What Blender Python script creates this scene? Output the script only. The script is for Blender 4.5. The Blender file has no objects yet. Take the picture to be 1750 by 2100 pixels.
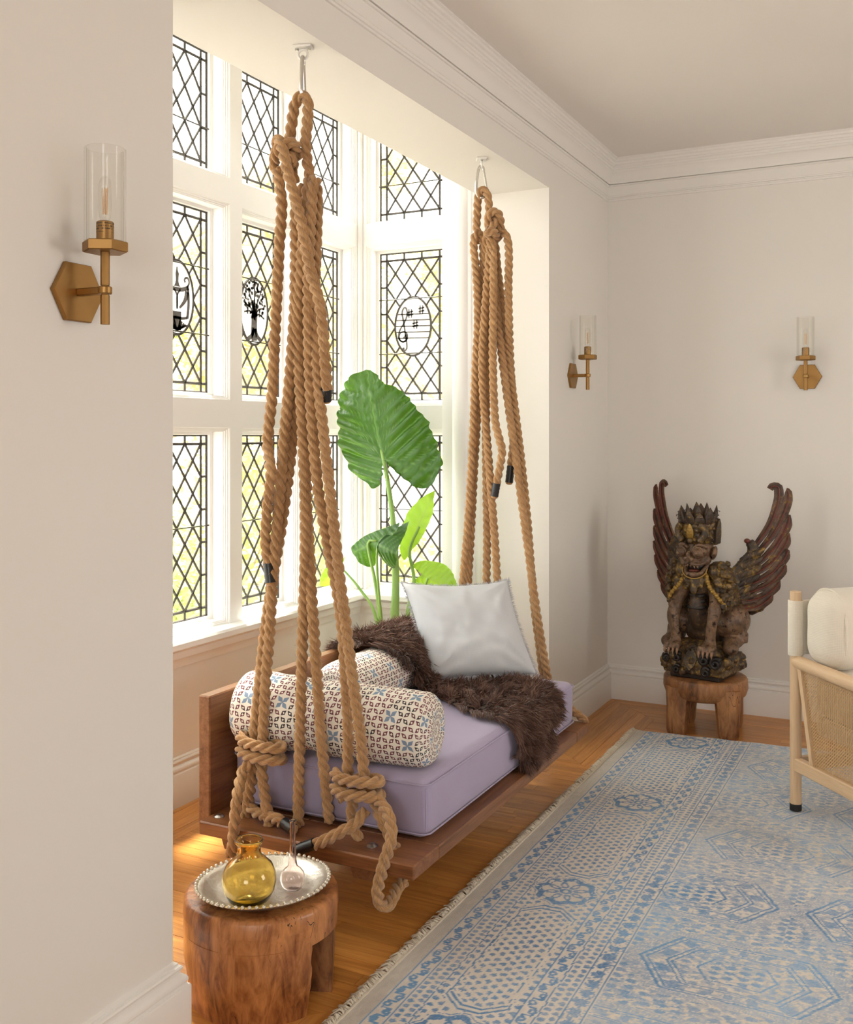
import bpy, bmesh, math, random
import numpy as np
from mathutils import Vector, Matrix, noise as mnoise

random.seed(7)
rng = np.random.default_rng(7)
S = bpy.context.scene
COL = S.collection

# ------------------------------------------------------------------ camera
FPX, CXP, HYP, CAM_H, YAW = 2090.0, 875.0, 896.0, 1.5, 26.6
cam_d = bpy.data.cameras.new('camera')
cam = bpy.data.objects.new('camera', cam_d)
COL.objects.link(cam)
cam.location = (0, 0, CAM_H)
cam.rotation_euler = (math.radians(90), 0, math.radians(YAW))
cam_d.sensor_fit = 'HORIZONTAL'
cam_d.sensor_width = 36.0
cam_d.lens = FPX / 1750 * 36.0
cam_d.shift_y = -(1050 - HYP) / 1750
cam_d.clip_start = 0.02
S.camera = cam

# ------------------------------------------------------------------ world, sun, window light
W = bpy.data.worlds.new('sky')
S.world = W
W.use_nodes = True
wn = W.node_tree
wn.nodes.clear()
w_out = wn.nodes.new('ShaderNodeOutputWorld')
w_bg = wn.nodes.new('ShaderNodeBackground')
w_bg.inputs[0].default_value = (1.0, 0.975, 0.93, 1)
w_bg.inputs[1].default_value = 5.4
wn.links.new(w_bg.outputs[0], w_out.inputs[0])

def area_light(name, loc, rot, sx, sy, power, col, portal=False):
    d = bpy.data.lights.new(name, 'AREA')
    d.shape = 'RECTANGLE'
    d.size, d.size_y = sx, sy
    d.energy = power
    d.color = col
    if portal:
        d.cycles.is_portal = True
    o = bpy.data.objects.new(name, d)
    COL.objects.link(o)
    o.location = loc
    o.rotation_euler = rot
    return o

sun_d = bpy.data.lights.new('sun', 'SUN')
sun_d.energy = 22.0
sun_d.angle = math.radians(6.0)
sun_d.color = (1.0, 0.94, 0.84)
sun = bpy.data.objects.new('sun', sun_d)
COL.objects.link(sun)
sun.rotation_euler = Vector((0.62, -0.50, -1.75)).to_track_quat('-Z', 'Y').to_euler()

H90 = math.radians(90)
# sky portals in the bay openings
area_light('bay_portal', (-2.93, 3.385, 1.95), (0, -H90, 0), 2.6, 2.7, 1, (1, 1, 1), True)
area_light('bay_return_portal', (-2.505, 4.90, 1.95), (-H90, 0, 0), 0.5, 2.6, 1, (1, 1, 1), True)
# sky portals in the windows of the unseen walls of the room
area_light('right_window_portal', (3.44, 3.25, 1.65), (0, H90, 0), 1.7, 1.3, 1, (1, 1, 1), True)
area_light('rear_window_portal', (0.7, -3.14, 1.625), (H90, 0, 0), 2.0, 1.55, 1, (1, 1, 1), True)

S.view_settings.view_transform = 'Standard'
S.view_settings.look = 'None'
S.view_settings.gamma = 1.0
S.view_settings.use_curve_mapping = False
S.view_settings.exposure = 0.70
S.cycles.use_denoising = True
S.cycles.use_adaptive_sampling = True
S.cycles.adaptive_threshold = 0.12
S.cycles.max_bounces = 8
S.cycles.diffuse_bounces = 4
S.cycles.glossy_bounces = 3
S.cycles.transmission_bounces = 8
S.cycles.transparent_max_bounces = 16
S.cycles.sample_clamp_indirect = 8.0
S.cycles.caustics_reflective = False
S.cycles.caustics_refractive = False

# ------------------------------------------------------------------ material helpers
class NT:
    """small wrapper around a material's node tree"""
    def __init__(self, name):
        self.m = bpy.data.materials.new(name)
        self.m.use_nodes = True
        self.t = self.m.node_tree
        self.t.nodes.clear()
        self.out = self.t.nodes.new('ShaderNodeOutputMaterial')
    def n(self, kind, **kw):
        nd = self.t.nodes.new('ShaderNode' + kind)
        for k, v in kw.items():
            if k.startswith('i_'):
                nd.inputs[k[2:].replace('_', ' ')].default_value = v
            else:
                setattr(nd, k, v)
        return nd
    def put(self, sock, v):
        if hasattr(v, 'is_linked') or isinstance(v, bpy.types.NodeSocket):
            self.t.links.new(v, sock)
        elif v is not None:
            sock.default_value = v
    def math(self, op, a, b=None, c=None):
        nd = self.n('Math', operation=op)
        self.put(nd.inputs[0], a)
        if b is not None: self.put(nd.inputs[1], b)
        if c is not None: self.put(nd.inputs[2], c)
        return nd.outputs[0]
    def mix(self, f, a, b):
        nd = self.n('Mix', data_type='RGBA')
        self.put(nd.inputs[0], f)
        self.put(nd.inputs[6], rgba(a)); self.put(nd.inputs[7], rgba(b))
        return nd.outputs[2]
    def ramp(self, f, stops, interp='LINEAR'):
        nd = self.n('ValToRGB')
        cr = nd.color_ramp
        cr.interpolation = interp
        while len(cr.elements) < len(stops):
            cr.elements.new(0.5)
        for e, (p, col) in zip(cr.elements, stops):
            e.position = p; e.color = rgba(col)
        self.put(nd.inputs[0], f)
        return nd.outputs[0]
    def coord(self, which='Object', scale=(1, 1, 1), rot=(0, 0, 0), loc=(0, 0, 0)):
        tc = self.n('TexCoord')
        mp = self.n('Mapping')
        mp.inputs['Scale'].default_value = scale
        mp.inputs['Rotation'].default_value = rot
        mp.inputs['Location'].default_value = loc
        self.t.links.new(tc.outputs[which], mp.inputs[0])
        return mp.outputs[0]
    def noise(self, vec, scale, detail=4, rough=0.55, dist=0.0, out=0):
        nd = self.n('TexNoise')
        nd.inputs['Scale'].default_value = scale
        nd.inputs['Detail'].default_value = detail
        nd.inputs['Roughness'].default_value = rough
        nd.inputs['Distortion'].default_value = dist
        self.put(nd.inputs['Vector'], vec)
        return nd.outputs[out]
    def bump(self, h, strength=0.3, dist=0.01, normal=None):
        nd = self.n('Bump')
        nd.inputs['Strength'].default_value = strength
        nd.inputs['Distance'].default_value = dist
        self.put(nd.inputs['Height'], h)
        if normal is not None: self.put(nd.inputs['Normal'], normal)
        return nd.outputs[0]
    def bsdf(self, color, rough=0.5, metal=0.0, normal=None, spec=0.5, **kw):
        nd = self.n('BsdfPrincipled')
        self.put(nd.inputs['Base Color'], rgba(color))
        self.put(nd.inputs['Roughness'], rough)
        self.put(nd.inputs['Metallic'], metal)
        self.put(nd.inputs['Specular IOR Level'], spec)
        if normal is not None: self.put(nd.inputs['Normal'], normal)
        for k, v in kw.items():
            self.put(nd.inputs[k.replace('_', ' ')], v)
        return nd
    def done(self, shader):
        self.put(self.out.inputs[0], shader.outputs[0] if hasattr(shader, 'outputs') else shader)
        return self.m

def rgba(v):
    if isinstance(v, (tuple, list)):
        return (v[0], v[1], v[2], 1.0)
    return v

M = {}
def mat_paint(name, col, rough=0.6, bump=0.05):
    k = NT(name)
    big = k.noise(k.coord('Object'), 1.3, 1)
    M[name] = k.done(k.bsdf(k.mix(big, col, tuple(x * 0.97 for x in col)), rough))
mat_paint('wall_paint', (0.815, 0.785, 0.735), 0.7)
mat_paint('ceiling_paint', (0.84, 0.805, 0.76), 0.8)
mat_paint('trim_paint', (0.845, 0.82, 0.78), 0.38, 0.02)
mat_paint('window_paint', (0.87, 0.86, 0.84), 0.40, 0.02)

def mat_simple(name, col, rough=0.5, metal=0.0, spec=0.5, **kw):
    k = NT(name)
    n = k.noise(k.coord('Object'), 60, 3)
    M[name] = k.done(k.bsdf(k.mix(n, tuple(x * 0.9 for x in col), tuple(min(1, x * 1.08) for x in col)), rough, metal, spec=spec, **kw))

def mat_wood(name, light, mid, dark, axis='X', scale=1.0, rough=0.35, rand=0.18, rings=9.0):
    """grain running along the given object axis; each object gets its own tone and offset"""
    k = NT(name)
    oi = k.n('ObjectInfo')
    st = {'X': (0.9, 14, 14), 'Y': (14, 0.9, 14), 'Z': (14, 14, 0.9)}[axis]
    v = k.coord('Object', tuple(x * scale for x in st))
    off = k.n('Vector' + 'Math', operation='ADD')
    k.put(off.inputs[0], v)
    sc = k.n('VectorMath', operation='SCALE')
    k.put(sc.inputs[0], oi.outputs['Location'])
    sc.inputs['Scale'].default_value = 7.3
    k.put(off.inputs[1], sc.outputs[0])
    n1 = k.noise(off.outputs[0], 2.2, 5, 0.6, 0.6)
    n2 = k.noise(off.outputs[0], rings, 3, 0.5, 0.2)
    f = k.math('ADD', k.math('MULTIPLY', n1, 0.65), k.math('MULTIPLY', n2, 0.35))
    col = k.ramp(f, [(0.30, dark), (0.47, mid), (0.66, light)])
    hsv = k.n('HueSaturation')
    k.put(hsv.inputs['Color'], col)
    k.put(hsv.inputs['Value'], k.math('ADD', k.math('MULTIPLY', oi.outputs['Random'], 2 * rand), 1 - rand))
    M[name] = k.done(k.bsdf(hsv.outputs[0], rough, normal=k.bump(n2, 0.06, 0.002)))
mat_wood('oak_floor', (0.66, 0.31, 0.080), (0.51, 0.21, 0.045), (0.34, 0.122, 0.022), 'X', 1.0, 0.28, 0.14)
mat_wood('walnut_x', (0.31, 0.130, 0.050), (0.22, 0.085, 0.031), (0.125, 0.045, 0.017), 'X', 1.3, 0.38, 0.08)
mat_wood('walnut_y', (0.31, 0.138, 0.058), (0.22, 0.092, 0.037), (0.125, 0.048, 0.020), 'Y', 1.3, 0.38, 0.08)

# ------------------------------------------------------------------ mesh helpers
class MB:
    """collects vertices and faces, then links them as one mesh object"""
    def __init__(self):
        self.v = []; self.f = []; self.uv = None; self.smooth = True
    def add(self, vs, fs):
        o = len(self.v)
        self.v.extend([tuple(p) for p in vs])
        self.f.extend([tuple(i + o for i in f) for f in fs])
    def box(self, x0, x1, y0, y1, z0, z1, T=None, bev=0.0):
        if bev > 0:
            b = bev
            vs = []
            for z, ins in ((z0, b), (z0 + b, 0), (z1 - b, 0), (z1, b)):
                X0, X1, Y0, Y1 = x0 + ins, x1 - ins, y0 + ins, y1 - ins
                c = b - ins if ins else b
                if ins:
                    vs += [(X0, Y0, z), (X0, Y0, z), (X1, Y0, z), (X1, Y0, z), (X1, Y1, z), (X1, Y1, z), (X0, Y1, z), (X0, Y1, z)]
                else:
                    vs += [(X0, Y0 + b, z), (X0 + b, Y0, z), (X1 - b, Y0, z), (X1, Y0 + b, z), (X1, Y1 - b, z), (X1 - b, Y1, z), (X0 + b, Y1, z), (X0, Y1 - b, z)]
            fs = []
            for r in range(3):
                for i in range(8):
                    j = (i + 1) % 8
                    fs.append((r * 8 + i, r * 8 + j, (r + 1) * 8 + j, (r + 1) * 8 + i))
            fs.append((0, 6, 4, 2)); fs.append((24, 26, 28, 30))
            # merge doubled corners of the caps by index
            fs2 = []
            rem = {1: 0, 3: 2, 5: 4, 7: 6, 25: 24, 27: 26, 29: 28, 31: 30}
            for f in fs:
                g = []
                for i in f:
                    i = rem.get(i, i)
                    if i not in g: g.append(i)
                if len(g) > 2: fs2.append(tuple(g))
            fs = fs2
        else:
            vs = [(x0, y0, z0), (x1, y0, z0), (x1, y1, z0), (x0, y1, z0), (x0, y0, z1), (x1, y0, z1), (x1, y1, z1), (x0, y1, z1)]
            fs = [(0, 3, 2, 1), (4, 5, 6, 7), (0, 1, 5, 4), (1, 2, 6, 5), (2, 3, 7, 6), (3, 0, 4, 7)]
        if T is not None:
            vs = [T @ Vector(p) for p in vs]
        self.add(vs, fs)
        return self
    def rings(self, rings, cap0=True, cap1=True, close=True):
        n = len(rings[0]); vs = [p for r in rings for p in r]; fs = []
        m = n if close else n - 1
        for r in range(len(rings) - 1):
            for i in range(m):
                j = (i + 1) % n
                fs.append((r * n + i, r * n + j, (r + 1) * n + j, (r + 1) * n + i))
        if cap0: fs.append(tuple(range(n - 1, -1, -1)))
        if cap1: fs.append(tuple((len(rings) - 1) * n + i for i in range(n)))
        self.add(vs, fs)
        return self
    def lathe(self, prof, n=32, c=(0, 0, 0), T=None, cap0=True, cap1=True, sx=1.0, sy=1.0):
        """prof: list of (radius, z)"""
        rs = []
        for r, z in prof:
            ring = []
            for i in range(n):
                a = 2 * math.pi * i / n
                p = Vector((c[0] + r * sx * math.cos(a), c[1] + r * sy * math.sin(a), c[2] + z))
                ring.append(T @ p if T is not None else p)
            rs.append(ring)
        return self.rings(rs, cap0, cap1)
    def tube(self, pts, r, n=8, cap=True, prof=None):
        """tube along points; r a number or one radius per point"""
        P = [Vector(p) for p in pts]
        fr = frames(P)
        rs = []
        for i, p in enumerate(P):
            rr = r[i] if isinstance(r, (list, tuple)) else r
            t, u, w = fr[i]
            ring = []
            for k in range(n):
                a = 2 * math.pi * k / n
                ring.append(p + u * (rr * math.cos(a)) + w * (rr * math.sin(a)))
            rs.append(ring)
        return self.rings(rs, cap, cap)
    def ball(self, c, r, seg=12, rings=8, T=None):
        if not isinstance(r, (tuple, list)): r = (r, r, r)
        rs = []
        for j in range(1, rings):
            a = math.pi * j / rings
            rs.append([Vector((r[0] * math.sin(a) * math.cos(2 * math.pi * i / seg), r[1] * math.sin(a) * math.sin(2 * math.pi * i / seg), -r[2] * math.cos(a))) for i in range(seg)])
        o = len(self.v)
        vs = [p for q in rs for p in q] + [Vector((0, 0, -r[2])), Vector((0, 0, r[2]))]
        fs = []
        for j in range(rings - 2):
            for i in range(seg):
                k = (i + 1) % seg
                fs.append((j * seg + i, j * seg + k, (j + 1) * seg + k, (j + 1) * seg + i))
        nb = (rings - 1) * seg
        for i in range(seg):
            k = (i + 1) % seg
            fs.append((nb, k, i)); fs.append((nb + 1, (rings - 2) * seg + i, (rings - 2) * seg + k))
        if T is not None: vs = [T @ p for p in vs]
        c = Vector(c)
        self.add([p + c for p in vs], fs)
        return self
    def prism(self, poly, d0, d1, f):
        """extrude a 2D polygon; f(a, b, d) -> 3D point"""
        n = len(poly)
        vs = [f(a, b, d0) for a, b in poly] + [f(a, b, d1) for a, b in poly]
        fs = [tuple(range(n - 1, -1, -1)), tuple(range(n, 2 * n))]
        fs += [(i, (i + 1) % n, n + (i + 1) % n, n + i) for i in range(n)]
        self.add(vs, fs)
        return self
    def mesh(self, name, mat, smooth=None, angle=35):
        me = bpy.data.meshes.new(name)
        me.from_pydata([tuple(p) for p in self.v], [], self.f)
        if mat is not None: me.materials.append(M[mat] if isinstance(mat, str) else mat)
        bm = bmesh.new(); bm.from_mesh(me)
        bmesh.ops.recalc_face_normals(bm, faces=bm.faces)
        bm.to_mesh(me); bm.free()
        if smooth is None: smooth = self.smooth
        if smooth:
            me.shade_smooth()
            if angle < 180: me.set_sharp_from_angle(angle=math.radians(angle))
        me.update()
        return me
    def build(self, name, mat, parent=None, smooth=True, angle=35, loc=None):
        """loc: subtracted from the vertices and used as the object's own origin"""
        if loc is not None:
            self.v = [(p[0] - loc[0], p[1] - loc[1], p[2] - loc[2]) for p in self.v]
        return link(name, self.mesh(name, mat, smooth, angle), parent, loc)

def frames(P):
    """rotation-minimising frames along a polyline"""
    n = len(P); out = []
    T = []
    for i in range(n):
        d = P[min(i + 1, n - 1)] - P[max(i - 1, 0)]
        T.append(d.normalized() if d.length > 1e-9 else Vector((0, 0, 1)))
    u = T[0].orthogonal().normalized()
    for i in range(n):
        u = (u - T[i] * u.dot(T[i]))
        u = u.normalized() if u.length > 1e-6 else T[i].orthogonal().normalized()
        out.append((T[i], u, T[i].cross(u)))
    return out

def link(name, me, parent=None, loc=None, rot=None):
    o = bpy.data.objects.new(name, me)
    COL.objects.link(o)
    if parent is not None: o.parent = parent
    if loc is not None: o.location = loc
    if rot is not None: o.rotation_euler = rot
    return o
def tag(o, label=None, cat=None, group=None, kind=None):
    if label: o['label'] = label
    if cat: o['category'] = cat
    if group: o['group'] = group
    if kind: o['kind'] = kind
    return o
def thing(name, label, cat, loc=(0, 0, 0), rotz=0.0, group=None):
    o = bpy.data.objects.new(name, None)
    o.empty_display_size = 0.1
    COL.objects.link(o)
    o.location = loc; o.rotation_euler = (0, 0, rotz)
    return tag(o, label, cat, group)
def struct(o, label=None):
    return tag(o, label, None, None, 'structure')
def dup(o, parent=None):
    c = o.copy(); COL.objects.link(c); c.parent = parent
    for ch in list(o.children): dup(ch, c)
    return c
def spline(pts, step=0.01):
    """Catmull-Rom through points, resampled at even arc length"""
    P = [Vector(p) for p in pts]
    Q = [P[0] * 2 - P[1]] + P + [P[-1] * 2 - P[-2]]
    fine = []
    for i in range(1, len(Q) - 2):
        p0, p1, p2, p3 = Q[i - 1], Q[i], Q[i + 1], Q[i + 2]
        m = max(4, int((p2 - p1).length / 0.004))
        for k in range(m):
            t = k / m
            fine.append(0.5 * ((2 * p1) + (p2 - p0) * t + (2 * p0 - 5 * p1 + 4 * p2 - p3) * t * t + (3 * p1 - p0 - 3 * p2 + p3) * t ** 3))
    fine.append(P[-1])
    out = [fine[0]]; acc = 0.0
    for a, b in zip(fine, fine[1:]):
        L = (b - a).length
        while L > 1e-9 and acc + L >= step:
            a = a.lerp(b, (step - acc) / L); out.append(a.copy()); L = (b - a).length; acc = 0.0
        acc += L
    if (out[-1] - fine[-1]).length > step * 0.3: out.append(fine[-1])
    return out

# ------------------------------------------------------------------ room shell
XL, XR = -1.70, 3.25          # wall with the alcove, opposite wall
YB, YF = 5.73, -2.95          # wall behind the statue, wall behind the camera
ZC = 3.085                    # ceiling
AY0, AY1 = 1.985, 4.736       # alcove opening
ZH, XS = 2.722, -2.07         # header height, inner edge of the header
XW = -2.775                   # inner face of the window wall
ZBC = 3.36                    # ceiling of the bay

m = MB()
m.box(XL - 0.37, XL, YF, AY0, 0, ZC)
m.box(XL - 0.37, XL, AY1, YB, 0, ZC)
m.box(XL - 0.37, XL, AY0, AY1, ZH, ZC)
struct(m.build('wall_left', 'wall_paint', smooth=False))
struct(MB().box(XL - 0.37, XR + 0.3, YB, YB + 0.2, 0, ZC).build('wall_back', 'wall_paint', smooth=False))
m = MB()
m.box(XR, XR + 0.2, YF, 2.6, 0, ZC); m.box(XR, XR + 0.2, 3.9, YB, 0, ZC)
m.box(XR, XR + 0.2, 2.6, 3.9, 0, 0.8); m.box(XR, XR + 0.2, 2.6, 3.9, 2.5, ZC)
struct(m.build('wall_right', 'wall_paint', smooth=False))
m = MB()
m.box(XL - 0.37, -0.3, YF - 0.2, YF, 0, ZC); m.box(1.7, XR + 0.2, YF - 0.2, YF, 0, ZC)
m.box(-0.3, 1.7, YF - 0.2, YF, 0, 0.85); m.box(-0.3, 1.7, YF - 0.2, YF, 2.4, ZC)
struct(m.build('wall_front', 'wall_paint', smooth=False))
struct(MB().box(XL - 0.37, XR + 0.2, YF - 0.2, YB + 0.2, ZC, ZC + 0.12).build('ceiling', 'ceiling_paint', smooth=False))
# bay: side walls below and above the return windows, ceiling
struct(MB().box(XW - 0.16, XS + 0.0, AY0 - 0.3, AY1 + 0.3, ZBC, ZBC + 0.1).build('ceiling_bay', 'ceiling_paint', smooth=False))
m = MB()
m.box(XS, XS + 0.02, AY0 - 0.2, AY1 + 0.2, ZC, ZBC)
struct(m.build('wall_bay_header', 'wall_paint', smooth=False))

# ------------------------------------------------------------------ mouldings
def profile_run(prof, path):
    """sweep a (projection, height) profile along a floor-plan path, the room on its right; one MB per leg"""
    P = [Vector((a, b)) for a, b in path]
    D = [(P[i + 1] - P[i]).normalized() for i in range(len(P) - 1)]
    N = [Vector((d.y, -d.x)) for d in D]
    off = []
    for i in range(len(P)):
        if i == 0: off.append(N[0])
        elif i == len(P) - 1: off.append(N[-1])
        else:
            s = N[i - 1] + N[i]
            off.append(s / max(0.2, s.dot(N[i])))
    legs = []
    for i in range(len(P) - 1):
        m = MB()
        r0 = [(P[i].x + off[i].x * o, P[i].y + off[i].y * o, z) for o, z in prof]
        r1 = [(P[i + 1].x + off[i + 1].x * o, P[i + 1].y + off[i + 1].y * o, z) for o, z in prof]
        n = len(prof)
        m.add(r0 + r1, [(j, j + 1, n + j + 1, n + j) for j in range(n - 1)])
        legs.append(m)
    return legs

BASE = [(0.032, 0), (0.032, 0.130), (0.030, 0.134), (0.024, 0.136), (0.024, 0.141), (0.027, 0.144), (0.027, 0.150), (0.024, 0.156), (0.018, 0.161),
        (0.013, 0.164), (0.013, 0.170), (0.017, 0.173), (0.018, 0.178), (0.015, 0.182), (0.009, 0.184), (0.009, 0.189), (0, 0.194)]
floor_plan = [(XL, YF), (XL, AY0), (XW, AY0), (XW, AY1), (XL, AY1), (XL, YB), (XR, YB)]
for nm, leg in zip(['baseboard_left', 'baseboard_alcove_jamb', 'baseboard_window', 'baseboard_alcove_return', 'baseboard_left_far', 'baseboard_back'], profile_run(BASE, floor_plan)):
    struct(leg.build(nm, 'trim_paint', angle=28))
CROWN = [(0, 2.856), (0.007, 2.857), (0.007, 2.866), (0.012, 2.868), (0.012, 2.873), (0.005, 2.878), (0.005, 2.885), (0.008, 2.887), (0.008, 2.938), (0.014, 2.940), (0.017, 2.946),
         (0.006, 2.947), (0.006, 2.951), (0.018, 2.952), (0.021, 2.958), (0.022, 2.972), (0.026, 2.988), (0.034, 3.002), (0.044, 3.010), (0.044, 3.022), (0.048, 3.024),
         (0.050, 3.034), (0.056, 3.038), (0.056, 3.046), (0.062, 3.049), (0.064, 3.060), (0.072, 3.065), (0.074, 3.075), (0.082, 3.079), (0.083, ZC)]
for nm, leg in zip(['trim_1', 'trim_2'], profile_run(CROWN, [(XL, YF), (XL, YB), (XR, YB)])):
    struct(leg.build(nm, 'trim_paint', angle=25))
SILL = [(0, 0.560), (0.010, 0.560), (0.012, 0.575), (0.018, 0.590), (0.030, 0.600), (0.034, 0.615), (0.034, 0.628), (0.040, 0.632), (0.056, 0.638), (0.066, 0.646), (0.066, 0.668), (0.060, 0.678), (0, 0.683)]
for nm, leg in zip(['trim_3', 'trim_4'], profile_run(SILL, [(XW, AY0), (XW, AY1), (-2.10, AY1)])):
    struct(leg.build(nm, 'window_paint', angle=30))
# vertical casing between the bay window and the alcove side
cas = [(-2.275, 0), (-2.275, -0.012), (-2.25, -0.018), (-2.215, -0.018), (-2.208, -0.026), (-2.195, -0.034), (-2.172, -0.037), (-2.150, -0.034), (-2.137, -0.026), (-2.130, -0.016),
       (-2.112, -0.016), (-2.106, -0.009), (-2.098, -0.008), (-2.093, 0)]
for nm, yb, sg in (('trim_5', AY1, 1), ('trim_6', AY0, -1)):
    struct(MB().prism([(a, b) for a, b in cas], 0.195, ZBC, lambda a, b, d, yb=yb, sg=sg: (a, yb + sg * b, d)).build(nm, 'window_paint', angle=40))
for nm, yb, sg in (('trim_7', AY1, -1), ('trim_8', AY0, 1)):
    struct(MB().tube([(XW + 0.006, yb + sg * 0.006, 0.69), (XW + 0.006, yb + sg * 0.006, ZBC)], 0.016, 10).build(nm, 'window_paint'))

# ------------------------------------------------------------------ window walls
OW = 0.46                                   # opening width
GW = 0.396                                  # leaded light width
ROWS = [(0.713, 1.509, 5), (1.694, 2.491, 5), (2.666, 3.194, 3)]
INS = 0.032
MAIN_U = [2.061 + 0.547 * i for i in range(5)]
DEP = 0.115
m = MB()
edges = [AY0 - 0.2] + [e for u in MAIN_U for e in (u, u + OW)] + [AY1 + DEP]
for i in range(0, len(edges), 2):
    m.box(XW - DEP, XW, edges[i], edges[i + 1], 0, ZBC)
zs = [0.0] + [e for a, b, n in ROWS for e in (a - INS, b + INS)] + [ZBC]
for u in MAIN_U:
    for i in range(0, len(zs), 2):
        m.box(XW - DEP, XW, u, u + OW, zs[i], zs[i + 1])
struct(m.build('wall_window', 'window_paint', smooth=False))
RX0 = -2.735
for nm, y0, y1 in (('wall_bay_right', AY1, AY1 + DEP), ('wall_bay_left', AY0 - DEP, AY0)):
    m = MB()
    m.box(XW, RX0, y0, y1, 0, ZBC); m.box(RX0 + OW, XS, y0, y1, 0, ZBC)
    for i in range(0, len(zs), 2):
        m.box(RX0, RX0 + OW, y0, y1, zs[i], zs[i + 1])
    struct(m.build(nm, 'window_paint', smooth=False))

mat_simple('lead', (0.085, 0.075, 0.065), 0.55, 0.35)
def mat_pane():
    k = NT('window_glass')
    g = k.n('BsdfGlossy'); g.inputs['Roughness'].default_value = 0.02
    t = k.n('BsdfTransparent'); t.inputs[0].default_value = (0.97, 0.985, 0.975, 1)
    lw = k.n('LayerWeight'); lw.inputs[0].default_value = 0.5
    fz = k.math('ADD', 0.02, k.math('MULTIPLY', k.math('POWER', lw.outputs['Facing'], 4.0), 0.45))
    nz = k.noise(k.coord('Object'), 9, 2)
    b = k.bump(nz, 0.15, 0.01)
    k.put(g.inputs['Normal'], b)
    mx = k.n('MixShader')
    k.put(mx.inputs[0], fz); k.put(mx.inputs[1], t.outputs[0]); k.put(mx.inputs[2], g.outputs[0])
    M['window_glass'] = k.done(mx)
    k = NT('milky_glass')
    t = k.n('BsdfTransparent'); t.inputs[0].default_value = (0.46, 0.47, 0.46, 1)
    tr = k.n('BsdfTranslucent'); tr.inputs[0].default_value = (0.52, 0.52, 0.50, 1)
    mx = k.n('MixShader'); mx.inputs[0].default_value = 0.75
    k.put(mx.inputs[1], t.outputs[0]); k.put(mx.inputs[2], tr.outputs[0])
    M['milky_glass'] = k.done(mx)
mat_pane()
mat_simple('grey_glass_paint', (0.16, 0.15, 0.14), 0.7)

FRAME = [(0, 0), (0.003, 0.003), (0.003, 0.008), (0.009, 0.010), (0.009, 0.016), (0.014, 0.018), (0.014, 0.024), (0.018, 0.026), (0.018, 0.082), (0.022, 0.085), (0.030, 0.087), (0.032, 0.092), (0.032, 0.113)]
def frame_mesh(h):
    m = MB(); rs = []
    for ins, dep in FRAME:
        a, b = OW / 2 - ins, h / 2 - ins
        rs.append([(-a, dep, -b), (a, dep, -b), (a, dep, b), (-a, dep, b)])
    m.rings(rs, False, False)
    return m.mesh('frame', 'window_paint', True, 25)

BW = 0.039                                  # border width of the leading
PANE_ME = {}
def pane_mesh(poly):
    key = tuple((round(a, 4), round(b, 4)) for a, b in poly)
    if key not in PANE_ME:
        cx = sum(a for a, b in poly) / len(poly); cz = sum(b for a, b in poly) / len(poly)
        sh = [(cx + (a - cx), cz + (b - cz)) for a, b in poly]
        PANE_ME[key] = MB().prism(sh, -0.0015, 0.0015, lambda a, b, d: (a, d, b)).mesh('pane', 'window_glass', False)
    return PANE_ME[key]
def clip_rect(poly, hw, hh):
    for ax, s, lim in ((0, 1, hw), (0, -1, hw), (1, 1, hh), (1, -1, hh)):
        out = []
        for i in range(len(poly)):
            p, q = poly[i], poly[(i + 1) % len(poly)]
            a, b = s * p[ax] - lim, s * q[ax] - lim
            if a <= 1e-9: out.append(p)
            if (a < -1e-9 and b > 1e-9) or (a > 1e-9 and b < -1e-9):
                t = a / (a - b)
                out.append((p[0] + (q[0] - p[0]) * t, p[1] + (q[1] - p[1]) * t))
        poly = out
        if len(poly) < 3: return []
    return poly

def came(m, p, q, w=0.0125, t=0.008):
    a, b = Vector((p[0], 0, p[1])), Vector((q[0], 0, q[1]))
    d = b - a
    if d.length < 0.004: return
    L = d.length; d.normalize(); n = Vector((d.z, 0, -d.x)); y = Vector((0, 1, 0))
    prof = [(-w / 2, 0), (-w / 4, t / 2), (w / 4, t / 2), (w / 2, 0), (w / 4, -t / 2), (-w / 4, -t / 2)]
    m.rings([[a + n * u + y * v for u, v in prof], [b + n * u + y * v for u, v in prof]])

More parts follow.
